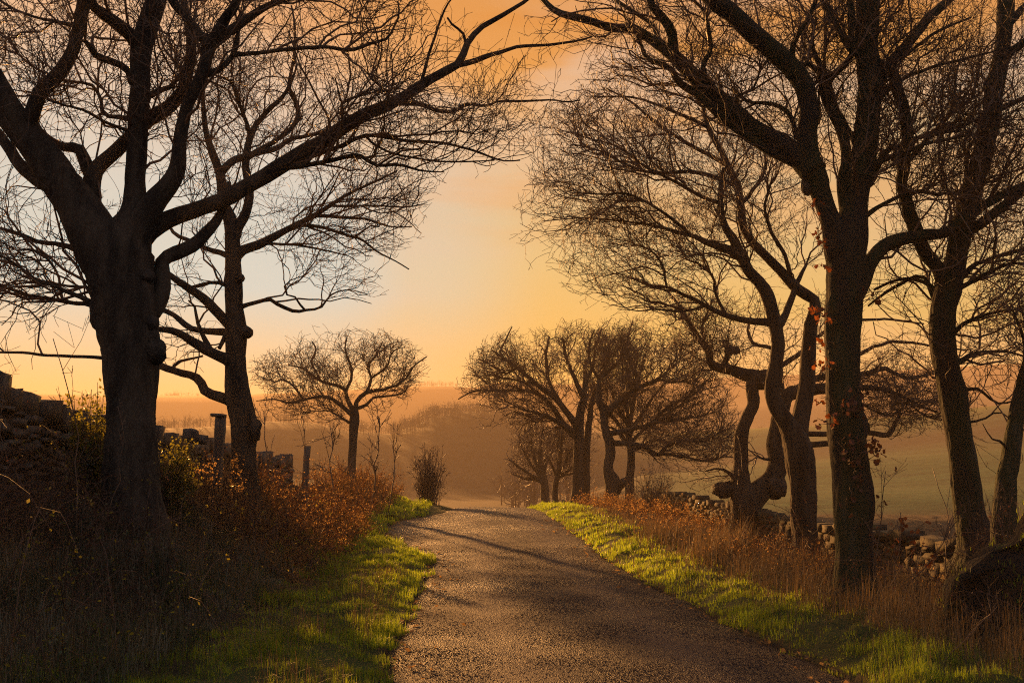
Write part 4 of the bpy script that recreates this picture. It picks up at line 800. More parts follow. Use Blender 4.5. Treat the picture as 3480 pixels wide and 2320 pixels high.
def dry_wall(label, u, v0, v1, ztop, mat, seed, base_off, cope='block', near_parts=300, h_fn=None):
    rg = random.Random(seed); ms = [stone_mesh(seed * 10 + k, mat, .04 + .05 * (k % 3)) for k in range(7)]
    x, y = uv_xy(u, v0); root = tag(empty('drystone_wall', (x, y, float(gz_uv(u, v0)))), label, 'wall')
    stones = []; ang = -math.atan(SK)
    v = v0
    # courses
    zc = 0; course = 0
    segs = np.arange(v0, v1, .1); base = np.array([float(gz_uv(u, q)) - .15 for q in segs]); top = np.array([ztop(q) for q in segs])
    while zc < 2.2:
        h = rg.uniform(.07, .15); v = v0 - rg.uniform(0, .3)
        while v < v1:
            L = rg.uniform(.18, .52); b = np.interp(v, segs, base); t = np.interp(v, segs, top)
            if b + zc + h * .6 < t: stones.append((u + rg.uniform(-.035, .035), v + L / 2, b + zc + h / 2, .36 + rg.uniform(-.06, .06), L - .012, h - .008, rg.uniform(-.05, .05), rg.uniform(-.06, .06)))
            v += L
        zc += h; course += 1
    v = v0
    while v < v1:      # copings
        L = rg.uniform(.13, .26) if cope == 'edge' else rg.uniform(.32, .6); t = np.interp(v, segs, top); h = rg.uniform(.10, .19) if cope == 'low' else rg.uniform(.18, .34)
        stones.append((u + rg.uniform(-.05, .05), v + L / 2, t + h / 2 - .03, .40 + rg.uniform(-.08, .05), L - .015, h, rg.uniform(-.12, .12), rg.uniform(-.15, .15))); v += L
    stones.sort(key=lambda s_: s_[1] - 2.2 * s_[2])
    G = Geo()
    for k, (uu, vv, zz, w, L, h, r1, r2) in enumerate(stones):
        X, Y = uv_xy(uu, vv); me = ms[rg.randrange(7)]; cc = math.cos(ang + r1); ss = math.sin(ang + r1)
        if k < near_parts:
            o = bpy.data.objects.new('stone', me); COL.objects.link(o); o.parent = root; o.location = Vector((X, Y, zz)) - root.location; o.scale = (w, L, h); o.rotation_euler = (r2, 0, ang + r1)
        else:
            Vv = np.empty(len(me.vertices) * 3); me.vertices.foreach_get('co', Vv); Vv = Vv.reshape(-1, 3) * (w, L, h); Vv = np.stack([Vv[:, 0] * cc - Vv[:, 1] * ss + X, Vv[:, 0] * ss + Vv[:, 1] * cc + Y, Vv[:, 2] + zz], -1)
            G.add(Vv, [tuple(p.vertices) for p in me.polygons])
    if G.n: o = G.build('rubble', mat, root); o['kind'] = 'stuff'
    # hearting
    g = Geo(); K = len(segs[::5]); q = segs[::5]; V = []
    for s_, z_ in ((-.11, 0), (-.11, 1), (.11, 1), (.11, 0)):
        X, Y = uv_xy(u + s_, q); V.append(np.stack([X, Y, (base[::5] - .2) * (1 - z_) + (top[::5] - .06) * z_], -1))
    V = np.stack(V, 1).reshape(-1, 3); i = np.arange(K - 1)[:, None] * 4; j = np.arange(4)[None]; Q = np.stack([i + j, i + (j + 1) % 4, i + 4 + (j + 1) % 4, i + 4 + j], -1).reshape(-1, 4)
    g.add(V, Q); g.add(V[:4], [(0, 1, 2, 3)]); g.add(V[-4:], [(0, 1, 2, 3)]); g.build('hearting', CORE, root)
    return root
def ltop(v): return 2.46 - .22 * sm(11, 15, v) - .10 * sm(20, 28, v) + .05 * math.sin(v * 1.9) + .03 * math.sin(v * 5.3)
dry_wall('dark drystone wall with jagged stones along the top of the left bank', -5.25, 6.5, 31, ltop, STONE, 2, 0)
def rtop(v): return float(gz_uv(7.4, v)) + .96 - .38 * sm(17, 27, v) + .05 * math.sin(v * .8) + .03 * math.sin(v * 3.1)
dry_wall('low lichened drystone wall bounding the field behind the right-hand trees', 7.55, 8.5, 38, rtop, STONE_Y, 3, 0, cope='low')

# gatepost and stone clump on the left wall line
def post(name, label, cat, x, ytop, w, d, mat, cap=None, lean=.03):
    p, s_ = unproj(x, ytop, d); zt = p[2]; zb = float(ground_z(p[0], p[1])) - .2; r = w / 2 / F * s_; root = tag(empty(name, (p[0], p[1], zb)), label, cat)
    K = 9; zz = np.linspace(zb, zt, K); Pc = np.stack([p[0] + lean * (zz - zb), np.full(K, p[1]), zz], -1)
    sq = np.array([(-1, -.8), (-.9, -1), (.9, -1), (1, -.8), (1, .8), (.9, 1), (-.9, 1), (-1, .8)]); V = Pc[:, None] + np.concatenate([sq * r, np.zeros((8, 1))], -1)[None]
    V = V + .12 * r * noise(V, 6, 6)[..., None]
    i = np.arange(K - 1)[:, None] * 8; j = np.arange(8)[None]; j2 = (j + 1) % 8
    g = Geo(); g.add(V.reshape(-1, 3), np.stack([i + j, i + j2, i + 8 + j2, i + 8 + j], -1).reshape(-1, 4), [(8 * (K - 1), 8 * (K - 1) + k, 8 * (K - 1) + k + 1) for k in range(1, 7)]); g.build('shaft', mat, root)
    if cap:
        me = stone_mesh(77, mat, .08); o = obj('cap', me, root); o.location = (lean * (zt - zb) - .02 + cap[3], 0, zt - zb + cap[2] / 2 - .02); o.scale = cap[:3]; o.rotation_euler = (0, .05, .1)
    return root
post('gatepost', 'weathered post with a slab on top rising beside the slim left oak', 'post', 738, 1412, 32, 16.2, WOOD, (.23, .2, .05, -.02))
post('fence_post', 'short square post standing beyond the brown undergrowth', 'post', 1036, 1515, 20, 25, WOOD, None)
def boulder(label, x, y, w, h, d, seed, mat=STONE, name='boulder'):
    p, s_ = unproj(x, y, d); me = stone_mesh(seed, mat, .55); me.name = 'boulder'
    o = tag(obj(name, me), label, 'stone'); o.location = p; o.scale = (w / F * s_, w * .8 / F * s_, h / F * s_); o.rotation_euler = (0, .1, seed); return o
boulder('taller round stone perched on the left wall beside the gatepost', 648, 1480, 46, 44, 15.6, 31); boulder('wide flat-lying stone right of the taller round stone on the left wall', 684, 1492, 40, 30, 15.7, 32)
boulder('pale upright stone at the foot of the trees beyond the crest, left one', 1880, 1715, 16, 34, 46, 33); boulder('pale upright stone at the foot of the trees beyond the crest, right one', 1917, 1715, 18, 32, 45, 34)

# ------------------------------------------------------------------ undergrowth
def blades(pos, H, W, bend, rg, lean=None):
    n = len(pos); a = rg.uniform(0, 2 * np.pi, n); d = np.stack([np.cos(a), np.sin(a), np.zeros(n)], -1); s = np.stack([-np.sin(a), np.cos(a), np.zeros(n)], -1)
    if lean is not None: d = nrm(d + lean)
    up = np.array([0, 0, 1.]); b = (bend * rg.random(n))[:, None]; H = H[:, None]; W = W[:, None]
    m = pos + up * H * .55 + d * H * .18 * b; t = pos + up * H * (1 - .32 * b) + d * H * .75 * b
    V = np.stack([pos - s * W, pos + s * W, m - s * W * .75, m + s * W * .75, t], 1); i = np.arange(n)[:, None] * 5
    return V.reshape(-1, 3), i + np.array([[0, 1, 3, 2]]), i + np.array([[2, 3, 4]])
moss()
def scatter(n, u0, u1, v0, v1, rg, dens=None, vpow=1.0):
    u = rg.uniform(u0, u1, n); v = v0 + (v1 - v0) * rg.random(n) ** vpow
    if dens is not None: k = rg.random(n) < dens(u, v); u, v = u[k], v[k]
    x, y = uv_xy(u, v); P = np.stack([x, y, ground_z(x, y) - .01], -1); k = in_view(P, 420); return u[k], v[k], P[k]
def grass(label, n, u0, u1, v0, v1, h, w, mat, seed, vpow=1.6, bend=1.0, dens=None, hmod=True, minw=None):
    rg = np.random.default_rng(seed); u, v, P = scatter(n, u0, u1, v0, v1, rg, dens, vpow)
    hm = 1 + .75 * noise(np.stack([u, v], -1), 1.6, 6, 1) + .55 * noise(np.stack([u, v], -1), 4.5, 6, 2)
    H = h * np.clip(hm, .22, 2.6) * rg.uniform(.5, 1.25, len(P)); W = w * rg.uniform(.7, 1.3, len(P)) * np.clip(v / 9, .8, 3.0)
    g = Geo(); g.add(*blades(P, H, W, bend, rg)); return g.build('grass', mat)
def d_left(u, v): return np.clip(sm(edge_l(v) + .06, edge_l(v) - .12, u) if False else (u < edge_l(v) + .02 + .13 * noise(np.stack([u * .2, v], -1), 3.5, 6, 5)).astype(float), 0, 1) * (.55 + .6 * noise(np.stack([u, v], -1), 1.3, 6, 3) + .25)
def d_right(u, v): return (u > edge_r(v) - .03 + .12 * noise(np.stack([u * .2, v], -1), 3.5, 6, 5)).astype(float) * (.6 + .5 * noise(np.stack([u, v], -1), 1.1, 6, 4) + .2)
tag(grass('', 100000, -3.0, -.35, 5.6, 23, .085, .0026, GRASS, 21, 1.5, dens=d_left), kind='stuff')
tag(grass('', 16000, -2.6, -.9, 23, 44, .12, .0045, GRASS, 22, 1.0, dens=d_left), kind='stuff')
tag(grass('', 82000, 2.95, 4.7, 6.5, 44, .085, .0026, GRASS, 23, 1.7, dens=lambda u, v: d_right(u, v) * (1 - .75 * sm(3.7, 4.6, u + .25 * np.sin(v * 1.9)))), kind='stuff')
tag(grass('', 21000, 3.05, 5.2, 6.5, 34, .14, .0022, GRASS_DRY, 27, 1.5, 1.6, dens=lambda u, v: .25 + .75 * sm(3.3, 4.3, u)), kind='stuff')
tag(grass('', 3200, -4.7, -2.4, 5.5, 13.5, .46, .0019, GRASS_DRY, 28, 1.0, 1.3), kind='stuff')
tag(grass('', 21000, 4.2, 7.4, 6, 24, .40, .0022, GRASS_DRY, 24, 1.3, 1.3), kind='stuff')
tag(grass('', 34000, -5.0, -2.3, 4.2, 15, .24, .0030, ROUGH_G, 25, 1.0, 1.5), kind='stuff')
tag(grass('', 6000, -2.9, -.8, 6, 17, .19, .0022, GRASS_DRY, 26, 1.3, 1.5), kind='stuff')

def scrub(name, kindlabel, n, u0, u1, v0, v1, h, mat, seed, leafmat=None, nl=9, nside=5, r=.004, wob=.22, up=.9, dens=None, leaf=.0145, lean=(0, 0), top=None, vpow=1.0):
    rg = np.random.default_rng(seed); u, v, P0 = scatter(n, u0, u1, v0, v1, rg, dens, vpow); n = len(P0); K = 6
    hm = np.clip(1 + .35 * noise(np.stack([u, v], -1), 1.1, 6, 5) + .2 * noise(np.stack([u, v], -1), 3.1, 6, 2), .4, 1.7)
    L = h * hm * rg.uniform(.5, 1.2, n)
    if top is not None: L = L * top(u, v)
    sc_r = np.clip(v / 14, .8, 2.4); d = nrm(rg.normal(size=(n, 3)) * .45 + np.array([lean[0], lean[1], up])); P = np.empty((n, K, 3)); P[:, 0] = P0
    for k in range(1, K): P[:, k] = P[:, k - 1] + d * (L / (K - 1))[:, None]; d = nrm(d + wob * rg.normal(size=(n, 3)) + np.array([0, 0, .06 - .05 * k]))
    R = (r * sc_r)[:, None] * np.linspace(1, .5, K); G = Geo(); V, Q, T = tubes(P, R, 3, 0, False); G.add(V, Q)
    m = int(n * nside); i = rg.integers(0, n, m); t = rg.uniform(.25, .99, m) * (K - 1); k0 = t.astype(int); f = (t - k0)[:, None]
    st = P[i, k0] * (1 - f) + P[i, np.minimum(k0 + 1, K - 1)] * f; tg = nrm(P[i, np.minimum(k0 + 1, K - 1)] - P[i, k0 - (k0 == K - 1)] + 1e-6); d = nrm(tg * .7 + rg.normal(size=(m, 3)) * .75 + np.array([0, 0, .1]))
    B = np.empty((m, 3, 3)); B[:, 0] = st; l = (L[i] * rg.uniform(.12, .34, m))[:, None]; B[:, 1] = st + d * l * .5; B[:, 2] = B[:, 1] + nrm(d + .5 * rg.normal(size=(m, 3)) * .7 + np.array([0, 0, -.2])) * l * .5
    V, Q, T = tubes(B, (r * .55 * sc_r[i])[:, None] * np.array([[1, .8, .6]]), 3, 0, False); G.add(V, Q)
    root = empty(name, tuple(P0.mean(0)))
    G.build('stems', mat, root)['kind'] = 'stuff'
    if leafmat:
        G2 = Geo(); q = int(m * nl / nside); i2 = rg.integers(0, m, q); fr = rg.random(q)[:, None]; c = B[i2, 1] * (1 - fr) + B[i2, 2] * fr + rg.normal(size=(q, 3)) * .015
        a = nrm(rg.normal(size=(q, 3))); b = nrm(np.cross(a, rg.normal(size=(q, 3)))); s = (leaf * rg.uniform(.6, 1.3, q) * np.clip(np.sqrt(sc_r[i[i2]]), .8, 1.5))[:, None]
        V = np.stack([c, c + a * s + b * s * .55, c + a * s * 2, c + a * s - b * s * .55], 1); G2.add(V, np.arange(q * 4).reshape(-1, 4)); G2.build('leaves', leafmat, root)['kind'] = 'stuff'
    return root
# dead bracken and brambles, reading as masses
b = scrub('bracken', '', 1900, -4.9, -2.0, 14, 24, .85, BRACK, 41, BRACK, 10, 3.6, .0036, dens=lambda u, v: .25 + .75 * sm(-1.7, -2.5, u), top=lambda u, v: .55 + .45 * sm(14, 17, v)); tag(b, kind='stuff')
b = scrub('bracken', '', 1100, -4.6, -2.3, 24, 42, .85, BRACK, 42, BRACK, 7, 4, .0038, dens=lambda u, v: np.where(u < edge_l(v) - .25, 1., 0)); tag(b, kind='stuff')
b = scrub('bracken', '', 1800, 4.5, 7.4, 14, 42, .55, BRACK, 43, BRACK, 9, 3.2, .0030, dens=lambda u, v: sm(4.2, 5.2, u + .3 * np.sin(v * 1.1)), vpow=1.2); tag(b, kind='stuff')
b = scrub('bramble_tangle', '', 1000, -5.1, -4.0, 5.0, 13.5, 1.2, BRAMB, 44, DULL, 8, 4, .0036, .35, .7); tag(b, kind='stuff')
b = scrub('bramble_tangle', '', 420, -4.8, -3.0, 8.6, 12.6, .62, BRAMB, 47, DULL, 7, 4, .0034, .35, .7); tag(b, kind='stuff')
b = scrub('bramble_tangle', '', 450, -4.4, -2.6, 4.0, 11, .5, BRAMB, 46, DULL, 3, 3, .0032, .4, .5); tag(b, kind='stuff')
b = scrub('bramble_tangle', '', 1000, 5.2, 7.45, 8.0, 22, .85, BRAMB, 45, DULL, 5, 4, .0028, .35, .7); tag(b, kind='stuff')

def bush(name, label, cat, x, y, w, h, d, mat, leafmat, seed, n=60, leaf=.025, nl=2600, stems=.006, depth=None, group=None, tw=5):
    """a rooted shrub whose crown fills an ellipsoid seen at (x, y) in the photograph"""
    rg = np.random.default_rng(seed); c, s_ = unproj(x, y, d); r = np.array([w / 2 / F * s_, (depth or w / 2 / F * s_), h / 2 / F * s_]); gz = float(ground_z(c[0], c[1])) - .05
    root = tag(empty(name, (c[0], c[1], gz)), label, cat, group); K = 6
    tgt = nrm(rg.normal(size=(n, 3))) * rg.random((n, 1)) ** .35 * r + c; base = np.stack([c[0] + rg.normal(size=n) * r[0] * .25, c[1] + rg.normal(size=n) * r[1] * .25, np.full(n, gz)], -1)
    t = np.linspace(0, 1, K)[None, :, None]; P = base[:, None] * (1 - t) + tgt[:, None] * t + rg.normal(size=(n, K, 3)) * .06 * np.sin(np.pi * t) * r.max(); R = stems * np.linspace(1, .4, K)[None] * rg.uniform(.6, 1.4, (n, 1))
    G = Geo(); V, Q, T = tubes(P, R, 3, 0, False); G.add(V, Q)
    m = n * tw; i = rg.integers(0, n, m); tt = rg.integers(2, K, m); st = P[i, tt - 1] + (P[i, tt] - P[i, tt - 1]) * rg.random((m, 1)); dd = nrm(nrm(P[i, tt] - P[i, tt - 1]) + rg.normal(size=(m, 3)) * .7); l = r.max() * rg.uniform(.12, .35, m)[:, None]
    B = np.stack([st, st + dd * l * .5, st + dd * l + rg.normal(size=(m, 3)) * .12 * l], 1); V, Q, T = tubes(B, np.full((m, 3), stems * .5) * np.array([[1, .8, .6]]), 3, 0, False); G.add(V, Q)
    m2 = m * 3; i = rg.integers(0, m, m2); st = B[i, 1] + (B[i, 2] - B[i, 1]) * rg.random((m2, 1)); dd = nrm(nrm(B[i, 2] - B[i, 0]) + rg.normal(size=(m2, 3)) * .7); l = r.max() * rg.uniform(.05, .16, m2)[:, None]
    B2 = np.stack([st, st + dd * l], 1); V, Q, T = tubes(B2, np.full((m2, 2), stems * .34), 3, 0, False); G.add(V, Q)
    G.build('stems', mat, root)['kind'] = 'stuff'
    if leafmat and nl:
        G2 = Geo(); fr = rg.random(nl)[:, None]; i = rg.integers(0, m, nl); cc = B[i, 0] * (1 - fr) + B[i, 2] * fr + rg.normal(size=(nl, 3)) * leaf * 1.5; a = nrm(rg.normal(size=(nl, 3))); bb = nrm(np.cross(a, rg.normal(size=(nl, 3)))); s = (leaf * rg.uniform(.6, 1.3, nl))[:, None]
        V = np.stack([cc, cc + a * s + bb * s * .6, cc + a * s * 1.9, cc + a * s - bb * s * .6], 1); G2.add(V, np.arange(nl * 4).reshape(-1, 4)); G2.build('leaves', leafmat, root)['kind'] = 'stuff'
    return root
bush('holly_bush', 'small-leaved evergreen bush against the left side of the massive trunk', 'bush', 320, 1400, 190, 230, 12.4, BRAMB, IVY, 51, 50, .026, 2600)
bush('holly_bush', 'sunlit evergreen bush in front of the gap between the two left oaks', 'bush', 590, 1575, 210, 250, 13.9, BRAMB, IVY, 52, 55, .024, 3600)
bush('bramble_bush', 'russet bramble bush glowing beside the slim left oak', 'bush', 735, 1625, 250, 220, 15.0, BRAMB, BRACK, 53, 70, .022, 1700)
bush('thorn_bush', 'round twiggy thorn bush standing alone left of the road crest', 'bush', 1458, 1590, 130, 190, 40, TWIG, None, 54, 140, stems=.014)
bush('thorn_bush', 'low bare shrub tangled at the foot of the bulging-trunk oak', 'bush', 2215, 1640, 190, 190, 35, TWIG, BRACK, 55, 110, .03, 160, stems=.009)
bush('thorn_bush', 'bare twiggy shrub clinging round the U-shaped trunk', 'bush', 2470, 1680, 240, 150, 24.5, TWIG, None, 56, 34, stems=.006)
bush('thorn_bush', 'tangled dark shrub between the two right-edge trunks', 'bush', 3400, 1760, 260, 260, 12.5, TWIG, DULL, 57, 90, .022, 220, stems=.0045)
def arches(n, u0, u1, v0, v1, seed):
    rg = np.random.default_rng(seed); u, v, P0 = scatter(n, u0, u1, v0, v1, rg); n = len(P0); K = 9; a = rg.uniform(0, 6.28, n); L_ = rg.uniform(.7, 1.9, n); t = np.linspace(0, 1, K)
    d = np.stack([np.cos(a), np.sin(a), np.zeros(n)], -1); hgt = L_ * rg.uniform(.35, .75, n)
    P = P0[:, None] + d[:, None] * (L_[:, None] * t ** 1.3 * .8)[..., None] + np.array([0, 0, 1.]) * (hgt[:, None] * np.sin(np.pi * .78 * t))[..., None] + rg.normal(size=(n, K, 3)) * .018
    G = Geo(); V, Q, T = tubes(P, .0042 * np.linspace(1, .45, K)[None] * np.ones((n, 1)), 3, 0, False); G.add(V, Q); o = G.build('bramble_arches', BRAMB); tag(o, kind='stuff')
    q = n * 15; i = rg.integers(0, n, q); k = rg.integers(1, K, q); c = P[i, k] + rg.normal(size=(q, 3)) * .014; x = nrm(rg.normal(size=(q, 3))); y = nrm(np.cross(x, rg.normal(size=(q, 3)))); s_ = (.014 * rg.uniform(.6, 1.4, q))[:, None]
    g = Geo(); g.add(np.stack([c, c + x * s_ + y * s_ * .6, c + x * 1.9 * s_, c + x * s_ - y * s_ * .6], 1), np.arange(q * 4).reshape(-1, 4)); g.build('leaves', DULL if seed != 95 else IVY, o)['kind'] = 'stuff'
arches(150, -4.9, -2.2, 5.5, 14.5, 95); arches(110, -4.6, -2.0, 13, 20, 96); arches(90, 4.8, 7.2, 8, 18, 98)
def sapling(label, x0, y0, x1, y1, w, d, seed, leafmat=None, nl=0, nb=7):
    rg = np.random.default_rng(seed); p0, s_ = unproj(x0, y0, d); p1, _ = unproj(x1, y1, d + rg.uniform(-.3, .3)); gz = float(ground_z(p0[0], p0[1])) - .05; root = tag(empty('sapling', (p0[0], p0[1], gz)), label, 'sapling'); p0 = np.array([p0[0], p0[1], gz])
    K = 9; t = np.linspace(0, 1, K)[:, None]; L = np.linalg.norm(p1 - p0); P = p0 * (1 - t) + p1 * t + np.cumsum(rg.normal(size=(K, 3)) * .02 * L, 0) * np.sin(np.pi * t); r0 = w * .7 / 2 / F * s_
    R = r0 * np.linspace(1, .45, K); g = Geo(); g.add(*tubes(P[None], R[None], 5, 0)); g.build('stem', TWIG, root, True)
    G = Geo(); m = nb; i = rg.integers(3, K - 1, m); dd = nrm(nrm(p1 - p0) * .9 + rg.normal(size=(m, 3)) * .55); l = (L * rg.uniform(.12, .36, m))[:, None]
    B = np.stack([P[i], P[i] + dd * l * .5, P[i] + dd * l + rg.normal(size=(m, 3)) * .1 * l], 1); V, Q, T = tubes(B, np.full((m, 3), r0 * .42) * np.array([[1, .8, .5]]), 3, 0, False); G.add(V, Q)
    m2 = m * 6; j = rg.integers(0, m, m2); st = B[j, 0] + (B[j, 2] - B[j, 0]) * rg.uniform(.2, 1, (m2, 1)); dd = nrm(nrm(B[j, 2] - B[j, 0]) + rg.normal(size=(m2, 3)) * .6); B2 = np.stack([st, st + dd * l[j] * rg.uniform(.2, .5, (m2, 1))], 1)
    V, Q, T = tubes(B2, np.full((m2, 2), r0 * .26), 3, 0, False); G.add(V, Q); G.build('twigs', TWIG, root)['kind'] = 'stuff'
    for _ in range(nl):
        k = rg.integers(0, m2); o = bpy.data.objects.new('leaf', LEAF_O if leafmat is ORANGE else LEAF_D); COL.objects.link(o); o.parent = root; o.location = Vector(B2[k, 1]) - root.location; o.rotation_euler = tuple(rg.uniform(-2.5, 2.5, 3)); s = rg.uniform(.7, 1.1); o.scale = (s, s, s)
SAP = [('bare whip-thin sapling left of the massive trunk, forking against the bright sky', 275, 1760, 180, 1150, 9, 10.6, 61), ('slender pale stem leaning left in front of the jagged wall', 260, 1600, 20, 1260, 5, 10.2, 62), ('thin bare stem crossing in front of the massive trunk', 345, 1750, 400, 1380, 6, 11.2, 63),
       ('spindly bare sapling just right of the slim left oak', 925, 1620, 895, 1395, 8, 20, 64), ('upright bare sapling in front of the short square post', 1010, 1640, 1030, 1420, 7, 21, 65), ('many-twigged bare sapling behind the small skyline oak trunk', 1150, 1640, 1120, 1440, 9, 27, 66), ('bushy bare sapling right of the small skyline oak trunk', 1255, 1640, 1290, 1420, 9, 30, 67), ('low bare sapling sloping towards the thorn bush', 1320, 1640, 1330, 1500, 8, 32, 68),
       ('slim pale stem curving up right of the leafy mossy oak', 2990, 2040, 3010, 1600, 8, 13.2, 69), ('thin stem with orange leaves in front of the lichened wall, left one', 3030, 2050, 3060, 1740, 7, 12.6, 70), ('long slanting bare stem crossing the lichened wall', 3020, 2060, 3250, 1770, 8, 12.2, 71), ('thin stem with orange leaves in front of the lichened wall, right one', 3060, 2060, 3150, 1790, 6, 12.8, 72), ('dark leaning twig sapling left of the bending right trunk', 3210, 1850, 3170, 1590, 7, 13.4, 73), ('bent bramble whip hanging over the dark root flare', 3190, 2260, 3390, 2060, 5, 8.6, 74), ('bare sapling in front of the forked oak trunk', 2800, 1930, 2690, 1720, 7, 17.5, 75)]
for k, a in enumerate(SAP): sapling(*a, leafmat=ORANGE if 'orange' in a[0] else None, nl=14 if 'orange' in a[0] else (5 if k in (8, 10) else 0), nb=12 if 'bushy' in a[0] or 'many' in a[0] else 6)

# puddle in the passing place
def puddle():
    x, y = uv_xy(-2.3, 30.5); z = float(ground_z(x, y)) + .05; a = np.arange(20) * 2 * np.pi / 20; r = 1 + .2 * np.sin(3 * a) + .1 * np.sin(5 * a + 1)
    V = np.concatenate([[[x, y, z]], np.stack([x + .55 * r * np.cos(a), y + .7 * r * np.sin(a), np.full(20, z)], -1)]); m = mixed('puddle water', (.02, .018, .016), (.03, .026, .022), 3, .06, spec=.6)
    tag(obj('puddle', mesh_np('puddle', V, np.array([(0, k + 1, (k + 1) % 20 + 1) for k in range(20)]), np.full(20, 3), m)), kind='structure')
puddle()

# loose chippings on the worn surface, too many to count
def grit():
    rg = np.random.default_rng(91); n = 150000; v = 5.2 + 17 * rg.random(n) ** 2.2; u = edge_l(v) + (edge_r(v) - edge_l(v)) * rg.random(n)
    k = rg.random(n) < np.clip(.55 + .5 * noise(np.stack([u, v], -1), 1.4, 6, 2), 0.12, 1) * (1 - .72 * track(u, v)); u, v = u[k], v[k]; x, y = uv_xy(u, v)
    z = near_z(np.clip(u, edge_l(v) + .02, edge_r(v) - .02), v) + .012 * noise(np.stack([u, v], -1), 1.2, 5, 1) + .013
    P = np.stack([x, y, z], -1); k = in_view(P, 300); P = P[k]; n = len(P)
    me = bpy.data.meshes.new('grit'); me.vertices.add(n); me.vertices.foreach_set('co', P.astype(np.float32).ravel())
    o = tag(obj('grit', me), kind='stuff'); m = mixed('road chippings', (.012, .0098, .0115), (.042, .033, .037), 25, .9, spec=.06)
    ng = bpy.data.node_groups.new('chippings', 'GeometryNodeTree'); ng.interface.new_socket('Geometry', in_out='INPUT', socket_type='NodeSocketGeometry'); ng.interface.new_socket('Geometry', in_out='OUTPUT', socket_type='NodeSocketGeometry')
    N, L = ng.nodes.new, ng.links.new; gi = N('NodeGroupInput'); go = N('NodeGroupOutput'); ico = N('GeometryNodeMeshIcoSphere'); ico.inputs['Radius'].default_value = .0052; ico.inputs['Subdivisions'].default_value = 1
    sm_ = N('GeometryNodeSetMaterial'); sm_.inputs['Material'].default_value = m; L(ico.outputs[0], sm_.inputs[0]); ip = N('GeometryNodeInstanceOnPoints'); L(gi.outputs[0], ip.inputs['Points']); L(sm_.outputs[0], ip.inputs['Instance'])
    r1 = N('FunctionNodeRandomValue'); r1.data_type = 'FLOAT_VECTOR'; r1.inputs[0].default_value = (-.6, -.6, 0); r1.inputs[1].default_value = (.6, .6, 6.28); L(r1.outputs[0], ip.inputs['Rotation'])
    r2 = N('FunctionNodeRandomValue'); r2.data_type = 'FLOAT_VECTOR'; r2.inputs[0].default_value = (.45, .45, .35); r2.inputs[1].default_value = (1.5, 1.3, .85); r2.inputs['Seed'].default_value = 7; L(r2.outputs[0], ip.inputs['Scale'])
    L(ip.outputs[0], go.inputs[0]); md = o.modifiers.new('chippings', 'NODES'); md.node_group = ng
grit()
def fallen_leaves():
    rg = np.random.default_rng(93); n = 520; side = rg.random(n) < .5; v = 6.5 + 24 * rg.random(n) ** 1.6; off = np.abs(rg.normal(size=n)) * .35; u = np.where(side, edge_l(v) + off - .1, edge_r(v) - off + .1); x, y = uv_xy(u, v)
    z = near_z(np.clip(u, edge_l(v) + .02, edge_r(v) - .02), v) + .03; c = np.stack([x, y, z], -1); a = rg.uniform(0, 6.28, n); t = rg.normal(size=(n, 2)) * .35
    d1 = np.stack([np.cos(a), np.sin(a), t[:, 0]], -1); d2 = np.stack([-np.sin(a), np.cos(a), t[:, 1]], -1); s_ = (.032 * rg.uniform(.6, 1.4, n) * np.clip(v / 14, 1, 1.6))[:, None]
    V = np.stack([c - d1 * s_, c + d2 * s_ * .5, c + d1 * s_, c - d2 * s_ * .5 + np.array([0, 0, .008])], 1); i = np.arange(n)[:, None] * 4; g = Geo(); g.add(V, None, np.concatenate([i + [[0, 1, 2]], i + [[0, 2, 3]]])); tag(g.build('fallen_leaves', BRACK), kind='stuff')
fallen_leaves()

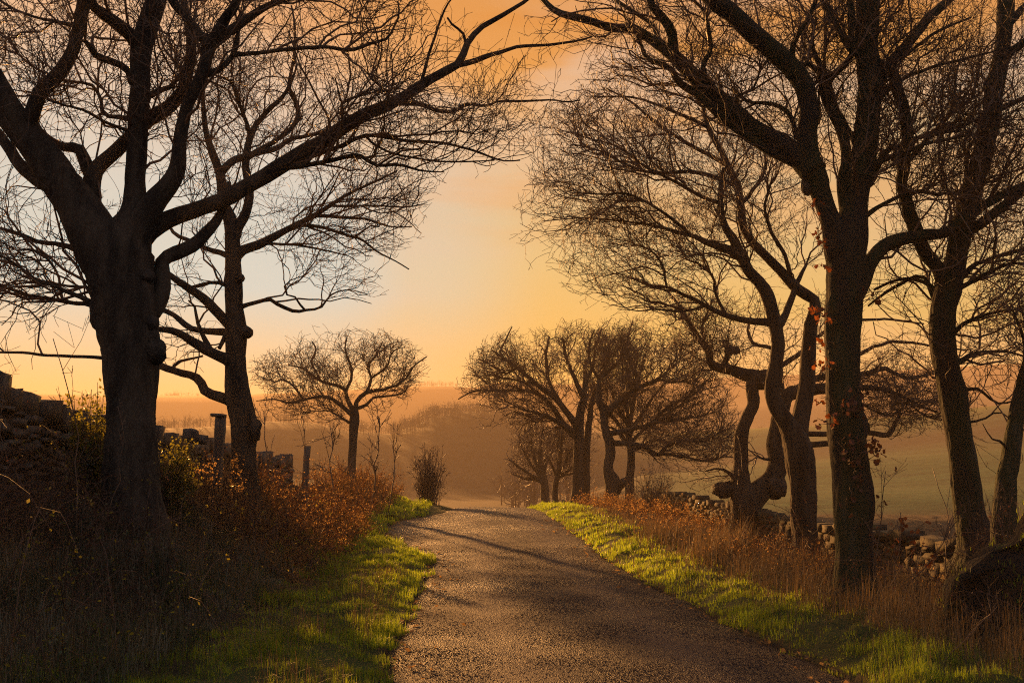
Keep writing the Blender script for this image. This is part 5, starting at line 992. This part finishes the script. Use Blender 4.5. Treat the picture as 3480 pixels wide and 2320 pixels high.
# far woods on the hazy hills
def woods(name, n, px0, px1, d0, d1, h, seed, spread=1.0, per=30, yr=None):
    rg = np.random.default_rng(seed); px = rg.uniform(px0, px1, n); d = rg.uniform(d0, d1, n); X = (px - CX) / F * d; Z = ground_z(X, d); hh = h * rg.uniform(.6, 1.15, n); G = Geo()
    base = np.stack([X, d, Z - .5], -1); P = np.stack([base, base + np.array([0, 0, 1.]) * hh[:, None] * .5, base + np.array([0, 0, 1.]) * hh[:, None] * .8], 1); V, Q, T = tubes(P, (hh * .022)[:, None] * np.array([[1, .8, .4]]), 3, 0, False); G.add(V, Q)
    m = n * per; i = np.repeat(np.arange(n), per); st = base[i] + np.array([0, 0, 1.]) * (hh[i] * rg.uniform(.3, .75, m))[:, None]; dr = nrm(rg.normal(size=(m, 3)) * np.array([1, 1, .7]) + np.array([0, 0, .55])); L = (hh[i] * rg.uniform(.2, .48, m))[:, None]
    B = np.stack([st, st + dr * L * .5, st + dr * L + np.array([0, 0, .15]) * L], 1); V, Q, T = tubes(B, np.full((m, 3), .0075 * h) * np.array([[1, .75, .5]]), 3, 0, False); G.add(V, Q)
    m2 = m * 2; j = rg.integers(0, m, m2); s2 = B[j, 1] + (B[j, 2] - B[j, 1]) * rg.random((m2, 1)); d2 = nrm(dr[j] + rg.normal(size=(m2, 3)) * .6); l2 = (hh[i[j]] * rg.uniform(.07, .16, m2))[:, None]; sd = nrm(np.cross(d2, rg.normal(size=(m2, 3)))) * .006 * h
    V = np.stack([s2 - sd, s2 + sd, s2 + d2 * l2], 1); G.add(V, None, np.arange(m2 * 3).reshape(-1, 3)); tag(G.build(name, TWIG), kind='stuff'); return G.tris()
nw = woods('wood', 420, 1330, 1830, 262, 318, 4.4, 81, per=15) + woods('wood', 200, 450, 1330, 270, 312, 4.2, 82, per=16) + woods('wood', 60, 1360, 1560, 890, 905, 7, 83, per=16) + woods('wood', 40, 520, 720, 885, 900, 8, 84, per=16) + woods('hedge', 60, 1950, 3300, 325, 345, 2.4, 85, per=14) + woods('wood', 40, 1700, 2000, 110, 180, 7, 86, per=24)
GROUPS = {'oak_tree': 'bare oaks lining the lane', 'sapling': 'bare saplings in the undergrowth', 'holly_bush': 'evergreen bushes by the massive trunk', 'thorn_bush': 'bare thorn bushes on the verges', 'drystone_wall': 'drystone walls beside the lane', 'boulder': 'loose stones beside the lane'}
for o in bpy.data.objects:
    g_ = GROUPS.get(o.name.split('.')[0])
    if g_ and o.parent is None: o['group'] = g_
print('done', time.time() - T0, 'far woods', nw)
